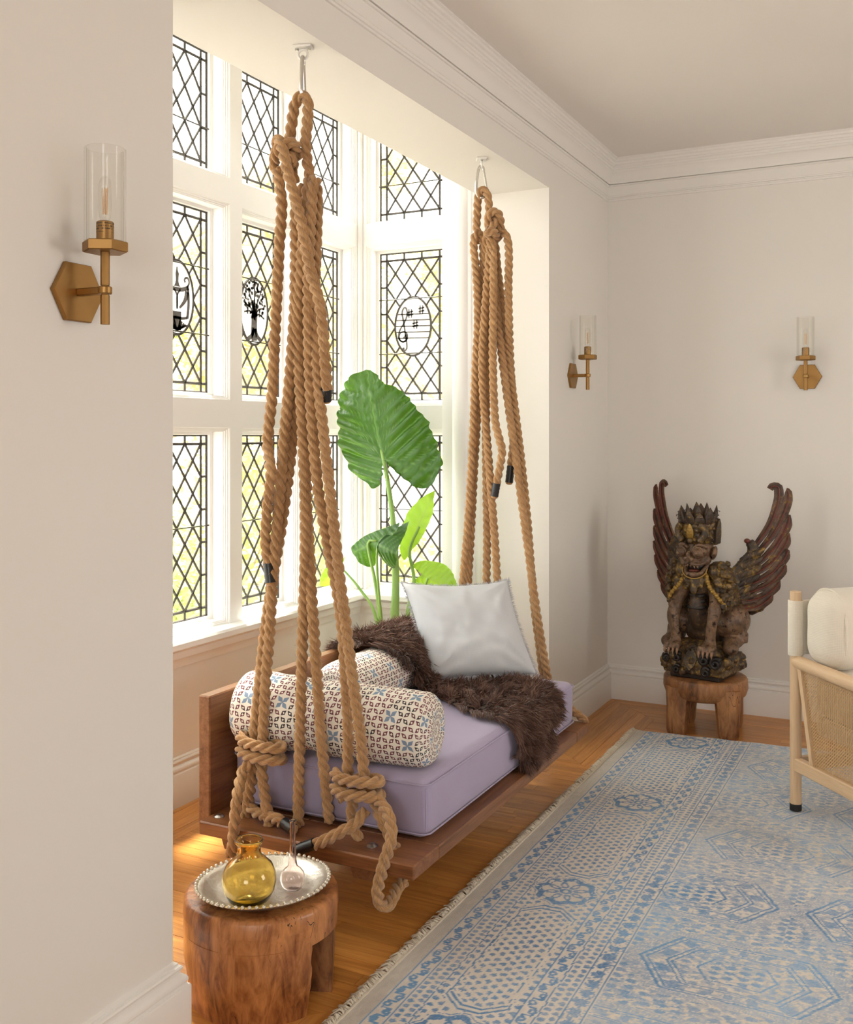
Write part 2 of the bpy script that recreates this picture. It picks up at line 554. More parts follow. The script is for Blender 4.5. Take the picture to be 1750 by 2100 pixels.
OVAL = (0.108, 0.158)
def leaded(root, h, rows, oval, joined):
    """lattice of lead with single panes; h is the height of the light"""
    hw, hh = GW / 2, h / 2
    iw, ih = hw - BW, hh - BW
    dx, dz = 2 * iw / 3, 2 * ih / rows
    m = MB()
    for s in (-1, 1):
        came(m, (s * hw, -hh), (s * hw, hh), 0.015, 0.010); came(m, (-hw, s * hh), (hw, s * hh), 0.015, 0.010)
        came(m, (s * iw, -hh), (s * iw, hh), 0.0135); came(m, (-hw, s * ih), (hw, s * ih), 0.0135)
    xs = [-iw + dx * i for i in range(4)]; zs_ = [-ih + dz * i for i in range(rows + 1)]
    panes = []
    for s in (-1, 1):
        for x in xs[1:-1]: came(m, (x, s * ih), (x, s * hh))
        for z in zs_[1:-1]: came(m, (s * iw, z), (s * hw, z))
        for i in range(3):
            a, b = sorted((s * ih, s * hh)); panes.append([(xs[i], a), (xs[i + 1], a), (xs[i + 1], b), (xs[i], b)])
        for i in range(rows):
            a, b = sorted((s * iw, s * hw)); panes.append([(a, zs_[i]), (b, zs_[i]), (b, zs_[i + 1]), (a, zs_[i + 1])])
        for s2 in (-1, 1):
            a, b = sorted((s * iw, s * hw)); c, d = sorted((s2 * ih, s2 * hh)); panes.append([(a, c), (b, c), (b, d), (a, d)])
    ins = (lambda x, z: (x / OVAL[0]) ** 2 + (z / OVAL[1]) ** 2 < 1) if oval else (lambda x, z: False)
    # diamonds: nodes at the corners and at the cell centres
    for i in range(3):
        for j in range(rows):
            c = (xs[i] + dx / 2, zs_[j] + dz / 2)
            for p in ((xs[i], zs_[j]), (xs[i + 1], zs_[j]), (xs[i], zs_[j + 1]), (xs[i + 1], zs_[j + 1])):
                K = 12; run = []
                for k in range(K + 1):
                    t = k / K; q = (p[0] + (c[0] - p[0]) * t, p[1] + (c[1] - p[1]) * t)
                    if not ins(*q): run.append(q)
                    elif run: break
                if not run and not ins(*c): run = [c]
                if len(run) > 1: came(m, run[0], run[-1])
    nodes = [(x, z) for x in [-iw + dx * i for i in range(-1, 5)] for z in [-ih + dz * (j + 0.5) for j in range(-1, rows + 1)]]
    nodes += [(-iw + dx * (i + 0.5), -ih + dz * j) for i in range(-1, 4) for j in range(-1, rows + 2)]
    for (x, z) in nodes:
        poly = clip_rect([(x - dx / 2, z), (x, z - dz / 2), (x + dx / 2, z), (x, z + dz / 2)], iw, ih)
        if len(poly) < 3: continue
        if oval:
            fine = []
            for i in range(len(poly)):
                p, q = poly[i], poly[(i + 1) % len(poly)]
                for k in range(8):
                    fine.append((p[0] + (q[0] - p[0]) * k / 8, p[1] + (q[1] - p[1]) * k / 8))
            inn = [ins(*p) for p in fine]
            cen = (sum(p[0] for p in fine) / len(fine), sum(p[1] for p in fine) / len(fine))
            if ins(*cen) or sum(inn) > len(inn) * 0.72: continue
            if any(inn):
                out = []
                for p, i_ in zip(fine, inn):
                    if i_:
                        r = math.sqrt((p[0] / OVAL[0]) ** 2 + (p[1] / OVAL[1]) ** 2)
                        p = (p[0] / r, p[1] / r)
                    out.append(p)
                poly = out
        panes.append(poly)
    Y = 0.105
    if oval:
        pts = [(OVAL[0] * math.cos(2 * math.pi * i / 40), Y * 0, OVAL[1] * math.sin(2 * math.pi * i / 40)) for i in range(41)]
        m.tube(pts, 0.0065, 6)
        bars = [OVAL[1] - 0.012, -OVAL[1] + 0.012]
    else:
        bars = [-ih + dz * (rows // 2 + (0.5 if rows == 3 else 0.5)) if rows == 5 else -ih + dz]
    mb = MB()
    for b in bars:
        mb.tube([(-hw - 0.006, -0.012, b), (hw + 0.006, -0.012, b)], 0.0032, 6)
    for (nm, mm) in (('lead_lattice', m), ('saddle_bar', mb)):
        mm.build(nm, 'lead', root).location = (0, Y, 0)
    if joined:
        mm = MB()
        for p in panes: mm.prism(p, -0.0015, 0.0015, lambda a, b, d: (a, d, b))
        o = mm.build('panes', 'window_glass', root, smooth=False); o.location = (0, Y, 0); o['kind'] = 'stuff'
    else:
        for p in panes:
            link('pane', pane_mesh(p), root, (0, Y, 0))

FR_ME = {r: frame_mesh(b - a + 2 * INS) for r, (a, b, n) in enumerate(ROWS)}
WIN = {}
wi = 0
spots = [('main', c, (XW, MAIN_U[c] + OW / 2), H90) for c in (4, 3, 2, 1, 0)] + [('right', 5, (RX0 + OW / 2, AY1), 0.0), ('left', 6, (RX0 + OW / 2, AY0), math.pi)]
for side, c, (x, y), rz in spots:
    for r, (a, b, n) in enumerate(ROWS):
        wi += 1
        o = link('window_%d' % wi, FR_ME[r], None, (x, y, (a + b) / 2), (0, 0, rz))
        struct(o)
        WIN[(c, r)] = o
        leaded(o, b - a, n, r == 1, c in (0, 1, 6))

# ---- oval medallions
def disc(poly_pts, t0, t1): return MB().prism(poly_pts, t0, t1, lambda a, b, d: (a, d, b))
oval_pts = [(OVAL[0] * 0.985 * math.cos(2 * math.pi * i / 36), OVAL[1] * 0.985 * math.sin(2 * math.pi * i / 36)) for i in range(36)]
def flat_line(m, pts, w, y=0.0):
    """flat painted stroke of varying width"""
    P = [Vector((a, 0, b)) for a, b in pts]
    n = len(P); L = []; R = []
    for i in range(n):
        d = (P[min(i + 1, n - 1)] - P[max(i - 1, 0)]).normalized(); nn = Vector((d.z, 0, -d.x))
        ww = 1.55 * (w[i] if isinstance(w, list) else w)
        L.append(P[i] + nn * ww / 2); R.append(P[i] - nn * ww / 2)
    for i in range(n - 1):
        for s in (0,):
            m.add([L[i], R[i], R[i + 1], L[i + 1]] + [p + Vector((0, 0.0012, 0)) for p in (L[i], R[i], R[i + 1], L[i + 1])],
                  [(0, 1, 2, 3), (7, 6, 5, 4), (0, 4, 5, 1), (2, 6, 7, 3), (1, 5, 6, 2), (0, 3, 7, 4)])
def blob(m, x, z, r, n=7):
    ph = random.random() * 6
    m.prism([(x + r * (0.75 + 0.5 * random.random()) * math.cos(ph + 6.283 * i / n), z + r * (0.75 + 0.5 * random.random()) * math.sin(ph + 6.283 * i / n)) for i in range(n)], 0, 0.0012, lambda a, b, d: (a, d, b))
def cr2(pts, k=6):
    return [(p.x, p.z) for p in spline([(a, 0, b) for a, b in pts], 0.004)]

def motif_tree():
    m = MB(); rr = random.Random(3)
    flat_line(m, cr2([(0.0, -0.14), (-0.004, -0.10), (0.0, -0.04), (0.002, 0.03)]), 0.028)
    flat_line(m, cr2([(-0.05, -0.135), (-0.02, -0.115), (-0.004, -0.08)]), 0.014); flat_line(m, cr2([(0.05, -0.135), (0.022, -0.115), (0.006, -0.08)]), 0.014)
    for ex, ez in ((-0.07, 0.03), (0.075, 0.02), (-0.045, 0.09), (0.05, 0.09), (0.0, 0.12), (-0.08, -0.01), (0.08, -0.03)):
        flat_line(m, cr2([(0, -0.03), (ex * 0.4, ez * 0.4 + 0.0), (ex, ez)]), 0.006)
    for i in range(150):
        a, q = rr.random() * 6.283, math.sqrt(rr.random())
        x, z = 0.088 * q * math.cos(a), 0.055 + 0.092 * q * math.sin(a)
        if (x / OVAL[0]) ** 2 + (z / OVAL[1]) ** 2 < 0.88 and rr.random() < 0.86: blob(m, x, z, 0.0055 + 0.004 * rr.random())
    return m
def motif_clef():
    m = MB()
    for i, z in enumerate((0.062, 0.030, -0.002, -0.034, -0.066)):
        w = 0.97 * OVAL[0] * math.sqrt(max(0, 1 - (z / OVAL[1]) ** 2))
        flat_line(m, [(-w, z + 0.004), (0, z + 0.002), (w, z)], 0.0045)
    flat_line(m, cr2([(-0.055, -0.062), (-0.038, -0.045), (-0.040, -0.072), (-0.062, -0.082), (-0.085, -0.060), (-0.078, -0.020), (-0.050, 0.022), (-0.034, 0.062), (-0.038, 0.094), (-0.052, 0.100), (-0.064, 0.074),
                      (-0.056, 0.030), (-0.046, -0.030), (-0.036, -0.092), (-0.036, -0.118), (-0.052, -0.132), (-0.064, -0.122)]), 0.0062)
    blob(m, -0.056, -0.120, 0.008)
    ring = [(-0.056 + 0.026 * math.cos(t), -0.055 + 0.028 * math.sin(t)) for t in [6.283 * i / 20 for i in range(21)]]
    flat_line(m, ring, 0.005)
    for cx, cz in ((-0.015, 0.068), (0.052, 0.085), (0.016, 0.008)):
        for dx_ in (-0.008, 0.008): flat_line(m, [(cx + dx_, cz - 0.024), (cx + dx_, cz + 0.024)], 0.0045)
        for dz_ in (-0.008, 0.008): flat_line(m, [(cx - 0.018, cz + dz_ - 0.003), (cx + 0.018, cz + dz_ + 0.003)], 0.006)
    return m
def motif_lantern():
    m = MB()
    flat_line(m, [(0.0, 0.128), (-0.001, 0.112), (0.001, 0.100), (0, 0.07), (0, 0.052), (0, 0.045)], [0.004, 0.007, 0.014, 0.010, 0.018, 0.030])
    flat_line(m, cr2([(-0.075, 0.045), (-0.03, 0.035), (0.03, 0.035), (0.075, 0.05)]), 0.012)
    for s in (-1, 1):
        flat_line(m, cr2([(s * 0.062, 0.045), (s * 0.078, 0.070), (s * 0.066, 0.090), (s * 0.048, 0.082), (s * 0.052, 0.068)]), 0.006)
        flat_line(m, cr2([(s * 0.07, 0.045), (s * 0.074, -0.02), (s * 0.066, -0.085)]), 0.010)
        flat_line(m, cr2([(s * 0.02, 0.035), (0.0, 0.005), (0.0, -0.05)]), 0.006)
        flat_line(m, cr2([(s * 0.066, -0.082), (s * 0.03, -0.088), (0, -0.086)]), 0.008)
        for q in range(5):
            flat_line(m, cr2([(0, -0.14), (s * (0.012 + 0.011 * q), -0.118), (s * (0.02 + 0.012 * q), -0.095 - 0.006 * q)]), 0.006)
    flat_line(m, cr2([(0.066, 0.03), (0.05, -0.01), (0.016, -0.045)]), [0.018 - 0.0005 * i for i in range(len(cr2([(0.066, 0.03), (0.05, -0.01), (0.016, -0.045)])))])
    flat_line(m, [(0, -0.06), (0, -0.14)], 0.034)
    return m
def motif_sprig():
    m = MB(); rr = random.Random(11)
    flat_line(m, cr2([(-0.02, -0.13), (0.0, -0.05), (0.02, 0.03), (0.05, 0.09)]), 0.006)
    for i in range(8):
        t = i / 7; x, z = -0.02 + 0.07 * t, -0.11 + 0.20 * t
        for s in (-1, 1):
            flat_line(m, cr2([(x, z), (x + s * 0.02, z + 0.014), (x + s * 0.034, z + 0.008), (x + s * 0.030, z - 0.004)]), 0.006)
            blob(m, x + s * 0.030, z - 0.004, 0.006)
    return m
for c, fn, lab in ((2, motif_lantern, 'oval glass with a dark hanging lantern'), (3, motif_tree, 'oval glass with a dark leafy tree'), (4, motif_sprig, 'oval glass with a dark curling sprig'), (5, motif_clef, 'oval glass with treble clef, sharps and staff lines')):
    md = disc(oval_pts, -0.0015, 0.0015).build('medallion', 'milky_glass', WIN[(c, 1)], smooth=False)
    md.location = (0, 0.105, 0); md['label'] = lab
    o = fn().build('motif', 'grey_glass_paint', md, smooth=False); o.location = (0, -0.004, 0)

# ------------------------------------------------------------------ floor: oak strips, mitred borders
struct_floor = struct(MB().box(XL - 1.3, XR, YF, YB, -0.06, -0.003).build('floor', 'walnut_y', smooth=False))
BWD = 0.060
PL = random.Random(5)
def plank_poly(poly, rot):
    cx = sum(p[0] for p in poly) / len(poly); cy = sum(p[1] for p in poly) / len(poly)
    g = 0.0006
    loc = []
    ca, sa = math.cos(-rot), math.sin(-rot)
    for (x, y) in poly:
        dx_, dy_ = x - cx, y - cy
        a, b = dx_ * ca - dy_ * sa, dx_ * sa + dy_ * ca
        a -= math.copysign(g, a); b -= math.copysign(g, b)
        loc.append((a, b))
    m = MB().prism(loc, -0.004, PL.uniform(-0.0003, 0.0003), lambda a, b, d: (a, b, d))
    o = link('plank', m.mesh('plank', 'oak_floor', False), struct_floor, (cx, cy, 0), (0, 0, rot))
def strip(along, c0, c1, s0, s1, e0=0.0, e1=0.0):
    """one strip split into random boards; e0/e1 skew its ends (mitres)"""
    s = s0
    while s < s1 - 1e-6:
        L = PL.uniform(0.45, 1.35)
        t = s + L
        if s1 - t < 0.3: t = s1
        a0 = e0 if s == s0 else 0.0; a1 = e1 if t == s1 else 0.0
        pts = [(s, c0), (t, c0), (t + a1, c1), (s + a0, c1)]
        plank_poly([p if along == 'x' else (p[1], p[0]) for p in pts], 0.0 if along == 'x' else H90)
        s = t
NB = 6
# border along the left wall beyond the alcove and before it
for i in range(NB):
    c0, c1 = XL + BWD * i, XL + BWD * (i + 1)
    strip('y', c0, c1, AY1 - BWD * i, YB - BWD * i, -BWD, -BWD)
    strip('y', c0, c1, 0.9, AY0 + BWD * i, 0, BWD)
    # border along the back wall
    strip('x', YB - BWD * i, YB - BWD * (i + 1), XL + BWD * i, 0.6, BWD, 0)
# field and alcove, boards running away from the window
nrow = int(round((AY1 - AY0) / BWD)); bw = (AY1 - AY0) / nrow
XWB = XW + 4 * BWD
for i in range(4):
    strip('y', XW + BWD * i, XW + BWD * (i + 1), AY0, AY1)
for i in range(nrow):
    y0, y1 = AY0 + bw * i, AY0 + bw * (i + 1)
    def lim(y): return min(-1.10, XL + max(0.0, min(y - AY0, AY1 - y)) if min(y - AY0, AY1 - y) < NB * BWD else -1.10)
    a, b = lim(y0), lim(y1)
    strip('x', y0, y1, XWB, a, 0, b - a)

# boards between the rug and the back wall
for i in range(9):
    strip('x', YB - NB * BWD - BWD * i, YB - NB * BWD - BWD * (i + 1), XL + NB * BWD, 0.6)

struct(MB().box(XL + NB * BWD + 0.24, XR, YF, YB - (NB + 9) * BWD, -0.003, -0.0006).build('floor_field', 'oak_floor', smooth=False))

# ------------------------------------------------------------------ soft shapes
def rounded_box(x0, x1, y0, y1, z0, z1, r, n=(24, 40, 6), bulge=0.0, wob=0.0, seed=0.0):
    """box with rounded edges and slightly swollen faces"""
    m = MB(); cx, cy, cz = (x0 + x1) / 2, (y0 + y1) / 2, (z0 + z1) / 2
    hx, hy, hz = (x1 - x0) / 2, (y1 - y0) / 2, (z1 - z0) / 2
    idx = {}
    vs = []; fs = []
    def vert(i, j, k):
        key = (i, j, k)
        if key in idx: return idx[key]
        a, b, c = -1 + 2 * i / n[0], -1 + 2 * j / n[1], -1 + 2 * k / n[2]
        def ease(t): return math.sin(t * math.pi / 2) * 0.35 + t * 0.65
        p = Vector((ease(a) * hx, ease(b) * hy, ease(c) * hz))
        q = Vector((max(-hx + r, min(hx - r, p.x)), max(-hy + r, min(hy - r, p.y)), max(-hz + r, min(hz - r, p.z))))
        d = p - q
        if d.length > 1e-9: p = q + d.normalized() * r
        ff = bulge * ((1 - a * a) * (1 - b * b) if abs(c) == 1 else 0)
        p.z += ff * (1 if c > 0 else -0.3)
        if abs(a) == 1: p.x += a * bulge * 0.8 * (1 - b * b) * (1 - c * c)
        if abs(b) == 1: p.y += b * bulge * 0.8 * (1 - a * a) * (1 - c * c)
        if wob:
            w = mnoise.noise_vector(Vector((p.x * 6 + seed, p.y * 6, p.z * 6))) + 0.5 * mnoise.noise_vector(Vector((p.x * 17 + seed, p.y * 17, p.z * 17)))
            p += w * wob
        idx[key] = len(vs); vs.append((p.x + cx, p.y + cy, p.z + cz))
        return idx[key]
    for ax, A, B in ((0, 1, 2), (1, 0, 2), (2, 0, 1)):
        for s in (0, n[ax]):
            for i in range(n[A]):
                for j in range(n[B]):
                    q = []
                    for di, dj in ((0, 0), (1, 0), (1, 1), (0, 1)):
                        k = [0, 0, 0]; k[ax] = s; k[A] = i + di; k[B] = j + dj
                        q.append(vert(*k))
                    fs.append(tuple(q))
    m.add(vs, fs)
    return m

# ------------------------------------------------------------------ swing bed
PX0, PX1, PY0, PY1, PZ = -2.098, -1.328, 2.572, 4.205, 0.28
TK = 0.043
bed = thing('swing_bed', 'walnut swing bed platform with raised back board, hung on thick ropes', 'swing bed', ((PX0 + PX1) / 2, (PY0 + PY1) / 2, PZ - TK))
BL = tuple(bed.location)
EB = 0.165
mat_simple('bolt_steel', (0.55, 0.53, 0.50), 0.28, 1.0)
for (y0, y1) in ((PY0, PY0 + EB), (PY1 - EB, PY1)):
    m = MB(); m.box(PX0, PX1, y0, y1, PZ - TK, PZ, bev=0.004)
    o = m.build('end_board', 'walnut_x', bed, loc=((PX0 + PX1) / 2, (y0 + y1) / 2, PZ - TK)); o.location = Vector(o.location) - Vector(BL)
nb = 5
bwid = (PX1 - PX0) / nb
for i in range(nb):
    m = MB(); m.box(PX0 + bwid * i + 0.001, PX0 + bwid * (i + 1) - (0.001 if i < nb - 1 else 0.0), PY0 + EB + 0.0008, PY1 - EB - 0.0008, PZ - TK, PZ - 0.0005, bev=0.003)
    o = m.build('plank', 'walnut_y', bed, loc=(PX0 + bwid * (i + 0.5), 3.38, PZ - TK)); o.location = Vector(o.location) - Vector(BL)
m = MB(); m.box(PX0 - 0.046, PX0, PY0 + 0.055, PY1 - 0.055, PZ - TK - 0.005, 0.662, bev=0.004)
o = m.build('back_board', 'walnut_y', bed, loc=(PX0 - 0.02, 3.38, 0.4)); o.location = Vector(o.location) - Vector(BL)
for xx in (-1.99, -1.515):
    m = MB()
    pr = [(-0.045, 0), (0.045, 0), (0.030, -0.042), (-0.030, -0.042)]
    m.prism(pr, PY0 + 0.03, PY1 - 0.03, lambda a, b, d, xx=xx: (xx + a, d, PZ - TK + b))
    o = m.build('cleat', 'walnut_y', bed, loc=(xx, 3.38, PZ - TK), smooth=False); o.location = Vector(o.location) - Vector(BL)
for bx, by in ((-2.062, 2.63), (-1.505, 2.645), (-1.505, 4.12), (-2.062, 4.12)):
    m = MB(); m.lathe([(0.017, 0.0), (0.017, 0.002), (0.013, 0.0045), (0.010, 0.007), (0.004, 0.0085), (0.0005, 0.009)], 16)
    m.build('bolt', 'bolt_steel', bed).location = Vector((bx, by, PZ)) - Vector(BL)

# mattress
def mat_fabric(name, col, scale=900, rough=0.9, var=0.06, sheen=0.3, bump=0.25):
    k = NT(name)
    v = k.coord('Object')
    big = k.noise(v, 5, 4)
    wv = k.n('TexWave', wave_type='BANDS', bands_direction='X'); wv.inputs['Scale'].default_value = scale / 6.0; wv.inputs['Distortion'].default_value = 1.0
    k.put(wv.inputs['Vector'], v)
    wv2 = k.n('TexWave', wave_type='BANDS', bands_direction='Z'); wv2.inputs['Scale'].default_value = scale / 6.0; wv2.inputs['Distortion'].default_value = 1.0
    k.put(wv2.inputs['Vector'], v)
    h = k.math('ADD', wv.outputs[0], wv2.outputs[0])
    c = k.mix(big, tuple(x * (1 - var) for x in col), tuple(min(1, x * (1 + var)) for x in col))
    M[name] = k.done(k.bsdf(c, rough, normal=k.bump(h, bump, 0.0006), spec=0.2, Sheen_Weight=sheen, Sheen_Roughness=0.4))
mat_fabric('lavender_cotton', (0.40, 0.35, 0.49))
mat_fabric('pale_linen', (0.58, 0.60, 0.625), 700)
mat_fabric('cream_boucle', (0.78, 0.72, 0.61), 300, bump=0.6)
MX0, MX1, MY0, MY1, MZ0, MZ1 = -2.094, -1.372, 2.742, 4.142, PZ, 0.468
ma = thing('mattress', 'lavender cotton mattress lying on the swing bed', 'mattress', ((MX0 + MX1) / 2, (MY0 + MY1) / 2, MZ0))
mo = rounded_box(MX0, MX1, MY0, MY1, MZ0, MZ1, 0.036, (30, 50, 10), 0.007, 0.0022).build('cover', 'lavender_cotton', ma, angle=180)
mo.location = -Vector(ma.location)
def loop_tube(m, x0, x1, y0, y1, z, rc, r):
    pts = []
    for cx, cy, a0 in ((x1 - rc, y0 + rc, -90), (x1 - rc, y1 - rc, 0), (x0 + rc, y1 - rc, 90), (x0 + rc, y0 + rc, 180)):
        for k in range(7):
            a = math.radians(a0 + 15 * k); pts.append((cx + rc * math.cos(a), cy + rc * math.sin(a), z))
    pts.append(pts[0]); m.tube(pts, r, 6, False)
for z in (MZ1 - 0.020, MZ0 + 0.020):
    m = MB(); loop_tube(m, MX0 - 0.002, MX1 + 0.003, MY0 - 0.003, MY1 + 0.002, z, 0.03, 0.0028)
    m.build('piping', 'lavender_cotton', ma).location = -Vector(ma.location)
m = MB(); m.tube([(MX1 - 0.006, MY0 + 0.005, MZ0 + 0.03), (MX1 - 0.004, MY0 + 0.003, (MZ0 + MZ1) / 2), (MX1 - 0.006, MY0 + 0.005, MZ1 - 0.03)], 0.0026, 6)
m.build('piping', 'lavender_cotton', ma).location = -Vector(ma.location)

# ------------------------------------------------------------------ bolsters with printed cloth
def mat_print():
    k = NT('block_print_cotton')
    tc = k.n('TexCoord'); sp = k.n('SeparateXYZ'); k.put(sp.inputs[0], tc.outputs['UV'])
    P = 0.0205
    def cell(u, off=0.0):
        s = k.math('ADD', k.math('DIVIDE', u, P), off)
        fl = k.math('FLOOR', s)
        return fl, k.math('SUBTRACT', k.math('SUBTRACT', s, fl), 0.5)
    nz = k.n('TexNoise'); nz.inputs['Scale'].default_value = 60
    k.put(nz.inputs['Vector'], tc.outputs['UV'])
    wob = k.math('MULTIPLY', k.math('SUBTRACT', nz.outputs[0], 0.5), 0.004)
    u0 = k.math('ADD', sp.outputs[0], wob); v0 = k.math('SUBTRACT', sp.outputs[1], wob)
    iu, a = cell(u0); iv, b = cell(v0)
    par = k.math('FLOORED_MODULO', k.math('ADD', iu, iv), 2.0)
    sg = k.math('SUBTRACT', k.math('MULTIPLY', par, 2.0), 1.0)
    a2 = k.math('MULTIPLY', a, sg)
    s = k.math('ABSOLUTE', k.math('MULTIPLY', k.math('ADD', a2, b), 0.7071))
    t = k.math('ABSOLUTE', k.math('MULTIPLY', k.math('SUBTRACT', a2, b), 0.7071))
    leaf = k.math('LESS_THAN', k.math('ADD', k.math('DIVIDE', s, 0.60), k.math('DIVIDE', t, 0.33)), 1.0)
    hole = k.math('LESS_THAN', k.math('MAXIMUM', s, t), 0.125)
    small = k.math('MULTIPLY', leaf, k.math('SUBTRACT', 1.0, hole))
    # blue four-petal flowers on a wider, staggered grid (blocks of 2 x 2 cells)
    ru = k.math('DIVIDE', k.math('ADD', iu, 0.0), 6.0)
    row = k.math('FLOOR', k.math('DIVIDE', iv, 4.0))
    st = k.math('MULTIPLY', k.math('FLOORED_MODULO', row, 2.0), 3.0)
    mu = k.math('FLOORED_MODULO', k.math('ADD', iu, st), 6.0)
    mv = k.math('FLOORED_MODULO', iv, 4.0)
    inb = k.math('MULTIPLY', k.math('LESS_THAN', mu, 1.5), k.math('LESS_THAN', mv, 1.5))
    # keep only some blocks
    wn_ = k.n('TexWhiteNoise', noise_dimensions='2D')
    cb = k.n('CombineXYZ'); k.put(cb.inputs[0], k.math('FLOOR', k.math('DIVIDE', k.math('ADD', iu, st), 6.0))); k.put(cb.inputs[1], row)
    k.put(wn_.inputs['Vector'], cb.outputs[0])
    inb = k.math('MULTIPLY', inb, k.math('GREATER_THAN', wn_.outputs[0], 0.22))
    # petals radiate from the centre of the block
    ca = k.math('SUBTRACT', k.math('ADD', k.math('SUBTRACT', mu, 0.5), a), 0.0)
    cbv = k.math('ADD', k.math('SUBTRACT', mv, 0.5), b)
    pp = k.math('ABSOLUTE', k.math('MULTIPLY', k.math('ADD', ca, cbv), 0.7071)); qq = k.math('ABSOLUTE', k.math('MULTIPLY', k.math('SUBTRACT', ca, cbv), 0.7071))
    mx_, mn_ = k.math('MAXIMUM', pp, qq), k.math('MINIMUM', pp, qq)
    pet = k.math('LESS_THAN', k.math('ADD', k.math('DIVIDE', k.math('ABSOLUTE', k.math('SUBTRACT', mx_, 0.62)), 0.66), k.math('DIVIDE', mn_, 0.36)), 1.0)
    blue = k.math('MULTIPLY', inb, pet)
    small = k.math('MULTIPLY', small, k.math('SUBTRACT', 1.0, inb))
    n2 = k.noise(tc.outputs['UV'], 14, 2)
    maroon = k.ramp(n2, [(0.50, (0.20, 0.075, 0.085)), (0.60, (0.055, 0.05, 0.05))])
    clot = k.noise(tc.outputs['UV'], 300, 3)
    base = k.mix(clot, (0.80, 0.75, 0.65), (0.86, 0.81, 0.72))
    c = k.mix(small, base, maroon)
    c = k.mix(blue, c, (0.23, 0.31, 0.42))
    wr = k.noise(k.coord('Object'), 22, 3)
    M['block_print_cotton'] = k.done(k.bsdf(c, 0.9, spec=0.2, normal=k.bump(k.math('ADD', wr, k.math('MULTIPLY', clot, 0.08)), 0.35, 0.006)))
mat_print()
def bolster_mesh(L, r0, r1, seed, dent=None):
    """along local x from 0 to L; fabric coordinates in metres"""
    N, K = 60, 64
    rows = []
    er = 0.055
    prof = []
    for k in range(9): a = math.pi / 2 * k / 8; prof.append((er - er * math.cos(a), 1 - (er - er * math.sin(a)) / 0.12, None))
    xs_ = [(0.0, 0.0), (0.0, 0.30)] + [(er * (1 - math.cos(math.pi / 2 * k / 8)) , 0.52 + 0.48 * math.sin(math.pi / 2 * k / 8)) for k in range(9)]
    body = [(er + (L - 2 * er) * i / 40, 1.0) for i in range(1, 40)]
    tail = [(L - x, f) for x, f in reversed(xs_)]
    prof = xs_ + body + tail
    vs = []; uvs = []
    acc = 0.0
    for i, (x, f) in enumerate(prof):
        R = (r0 + (r1 - r0) * x / L) * f
        for j in range(K + 1):
            a = 2 * math.pi * j / K
            w = mnoise.noise(Vector((x * 9 + seed, math.cos(a) * 1.3, math.sin(a) * 1.3)))
            w2 = mnoise.noise(Vector((x * 30 + seed, math.cos(a) * 2.2, math.sin(a) * 2.2)))
            rr = R * (1 + 0.045 * w + 0.012 * w2)
            if f == 1.0 and dent: rr *= 1 - dent[1] * math.exp(-((x - dent[0]) / 0.05) ** 2)
            z = rr * math.sin(a)
            if z < -0.80 * r0: z = -0.80 * r0 + (z + 0.80 * r0) * 0.15
            bx = -0.012 * (1 - f) if x < L / 2 else 0.012 * (1 - f)
            vs.append((x + bx * -1, rr * math.cos(a), z))
            if f >= 0.95: uvs.append((x, a * 0.115))
            else:
                d = (1 - f) * 0.115
                uvs.append((x - d if x < L / 2 else x + d, a * 0.115))
    m = MB(); W_ = K + 1
    fs = [(i * W_ + j, i * W_ + j + 1, (i + 1) * W_ + j + 1, (i + 1) * W_ + j) for i in range(len(prof) - 1) for j in range(K)]
    me = bpy.data.meshes.new('bolster'); me.from_pydata(vs, [], fs); me.materials.append(M['block_print_cotton'])
    ul = me.uv_layers.new(name='UVMap')
    lv = np.empty(len(me.loops), dtype=np.int32); me.loops.foreach_get('vertex_index', lv)
    ul.data.foreach_set('uv', np.array(uvs, dtype=np.float32)[lv].ravel())
    me.shade_smooth(); me.update()
    return me
def align_x(o, p, q, roll=0.0):
    d = (Vector(q) - Vector(p)).normalized()
    yv = Vector((0, 0, 1)).cross(d).normalized(); zv = d.cross(yv)
    R = Matrix((d, yv, zv)).transposed()
    o.matrix_world = Matrix.Translation(p) @ R.to_4x4() @ Matrix.Rotation(roll, 4, 'X')
b1 = link('bolster', bolster_mesh(0.70, 0.124, 0.116, 1.0, (0.28, 0.10)))
align_x(b1, (-2.085, 2.775, 0.600), (-1.392, 2.868, 0.578), 0.3)
tag(b1, 'block-printed bolster cushion lying across the near end behind the ropes', 'cushion', 'printed bolsters on the swing bed')
b2 = link('bolster', bolster_mesh(0.85, 0.108, 0.108, 5.0))
align_x(b2, (-1.965, 3.16, 0.566), (-1.965, 4.00, 0.566), 1.0)
tag(b2, 'block-printed bolster against the back board, half covered by the brown sheepskin', 'cushion', 'printed bolsters on the swing bed')

# ------------------------------------------------------------------ ropes
def mat_rope(name, c0, c1, c2):
    k = NT(name)
    at = k.n('Attribute', attribute_name='lay')
    mp = k.n('Mapping'); mp.inputs['Scale'].default_value = (4.5, 4.5, 30.0)
    k.put(mp.inputs[0], at.outputs['Vector'])
    n1 = k.noise(mp.outputs[0], 1.7, 4, 0.65)
    n2 = k.noise(k.coord('Object'), 9, 3)
    n3 = k.noise(k.coord('Object'), 900, 2)
    f = k.math('ADD', k.math('MULTIPLY', n1, 0.7), k.math('MULTIPLY', n2, 0.3))
    c = k.ramp(f, [(0.30, c0), (0.50, c1), (0.68, c2)])
    h = k.math('ADD', n1, k.math('MULTIPLY', n3, 0.25))
    M[name] = k.done(k.bsdf(c, 0.9, spec=0.15, normal=k.bump(h, 0.8, 0.004), Sheen_Weight=0.4, Sheen_Roughness=0.5))
mat_rope('jute', (0.30, 0.15, 0.055), (0.48, 0.265, 0.11), (0.62, 0.39, 0.19))
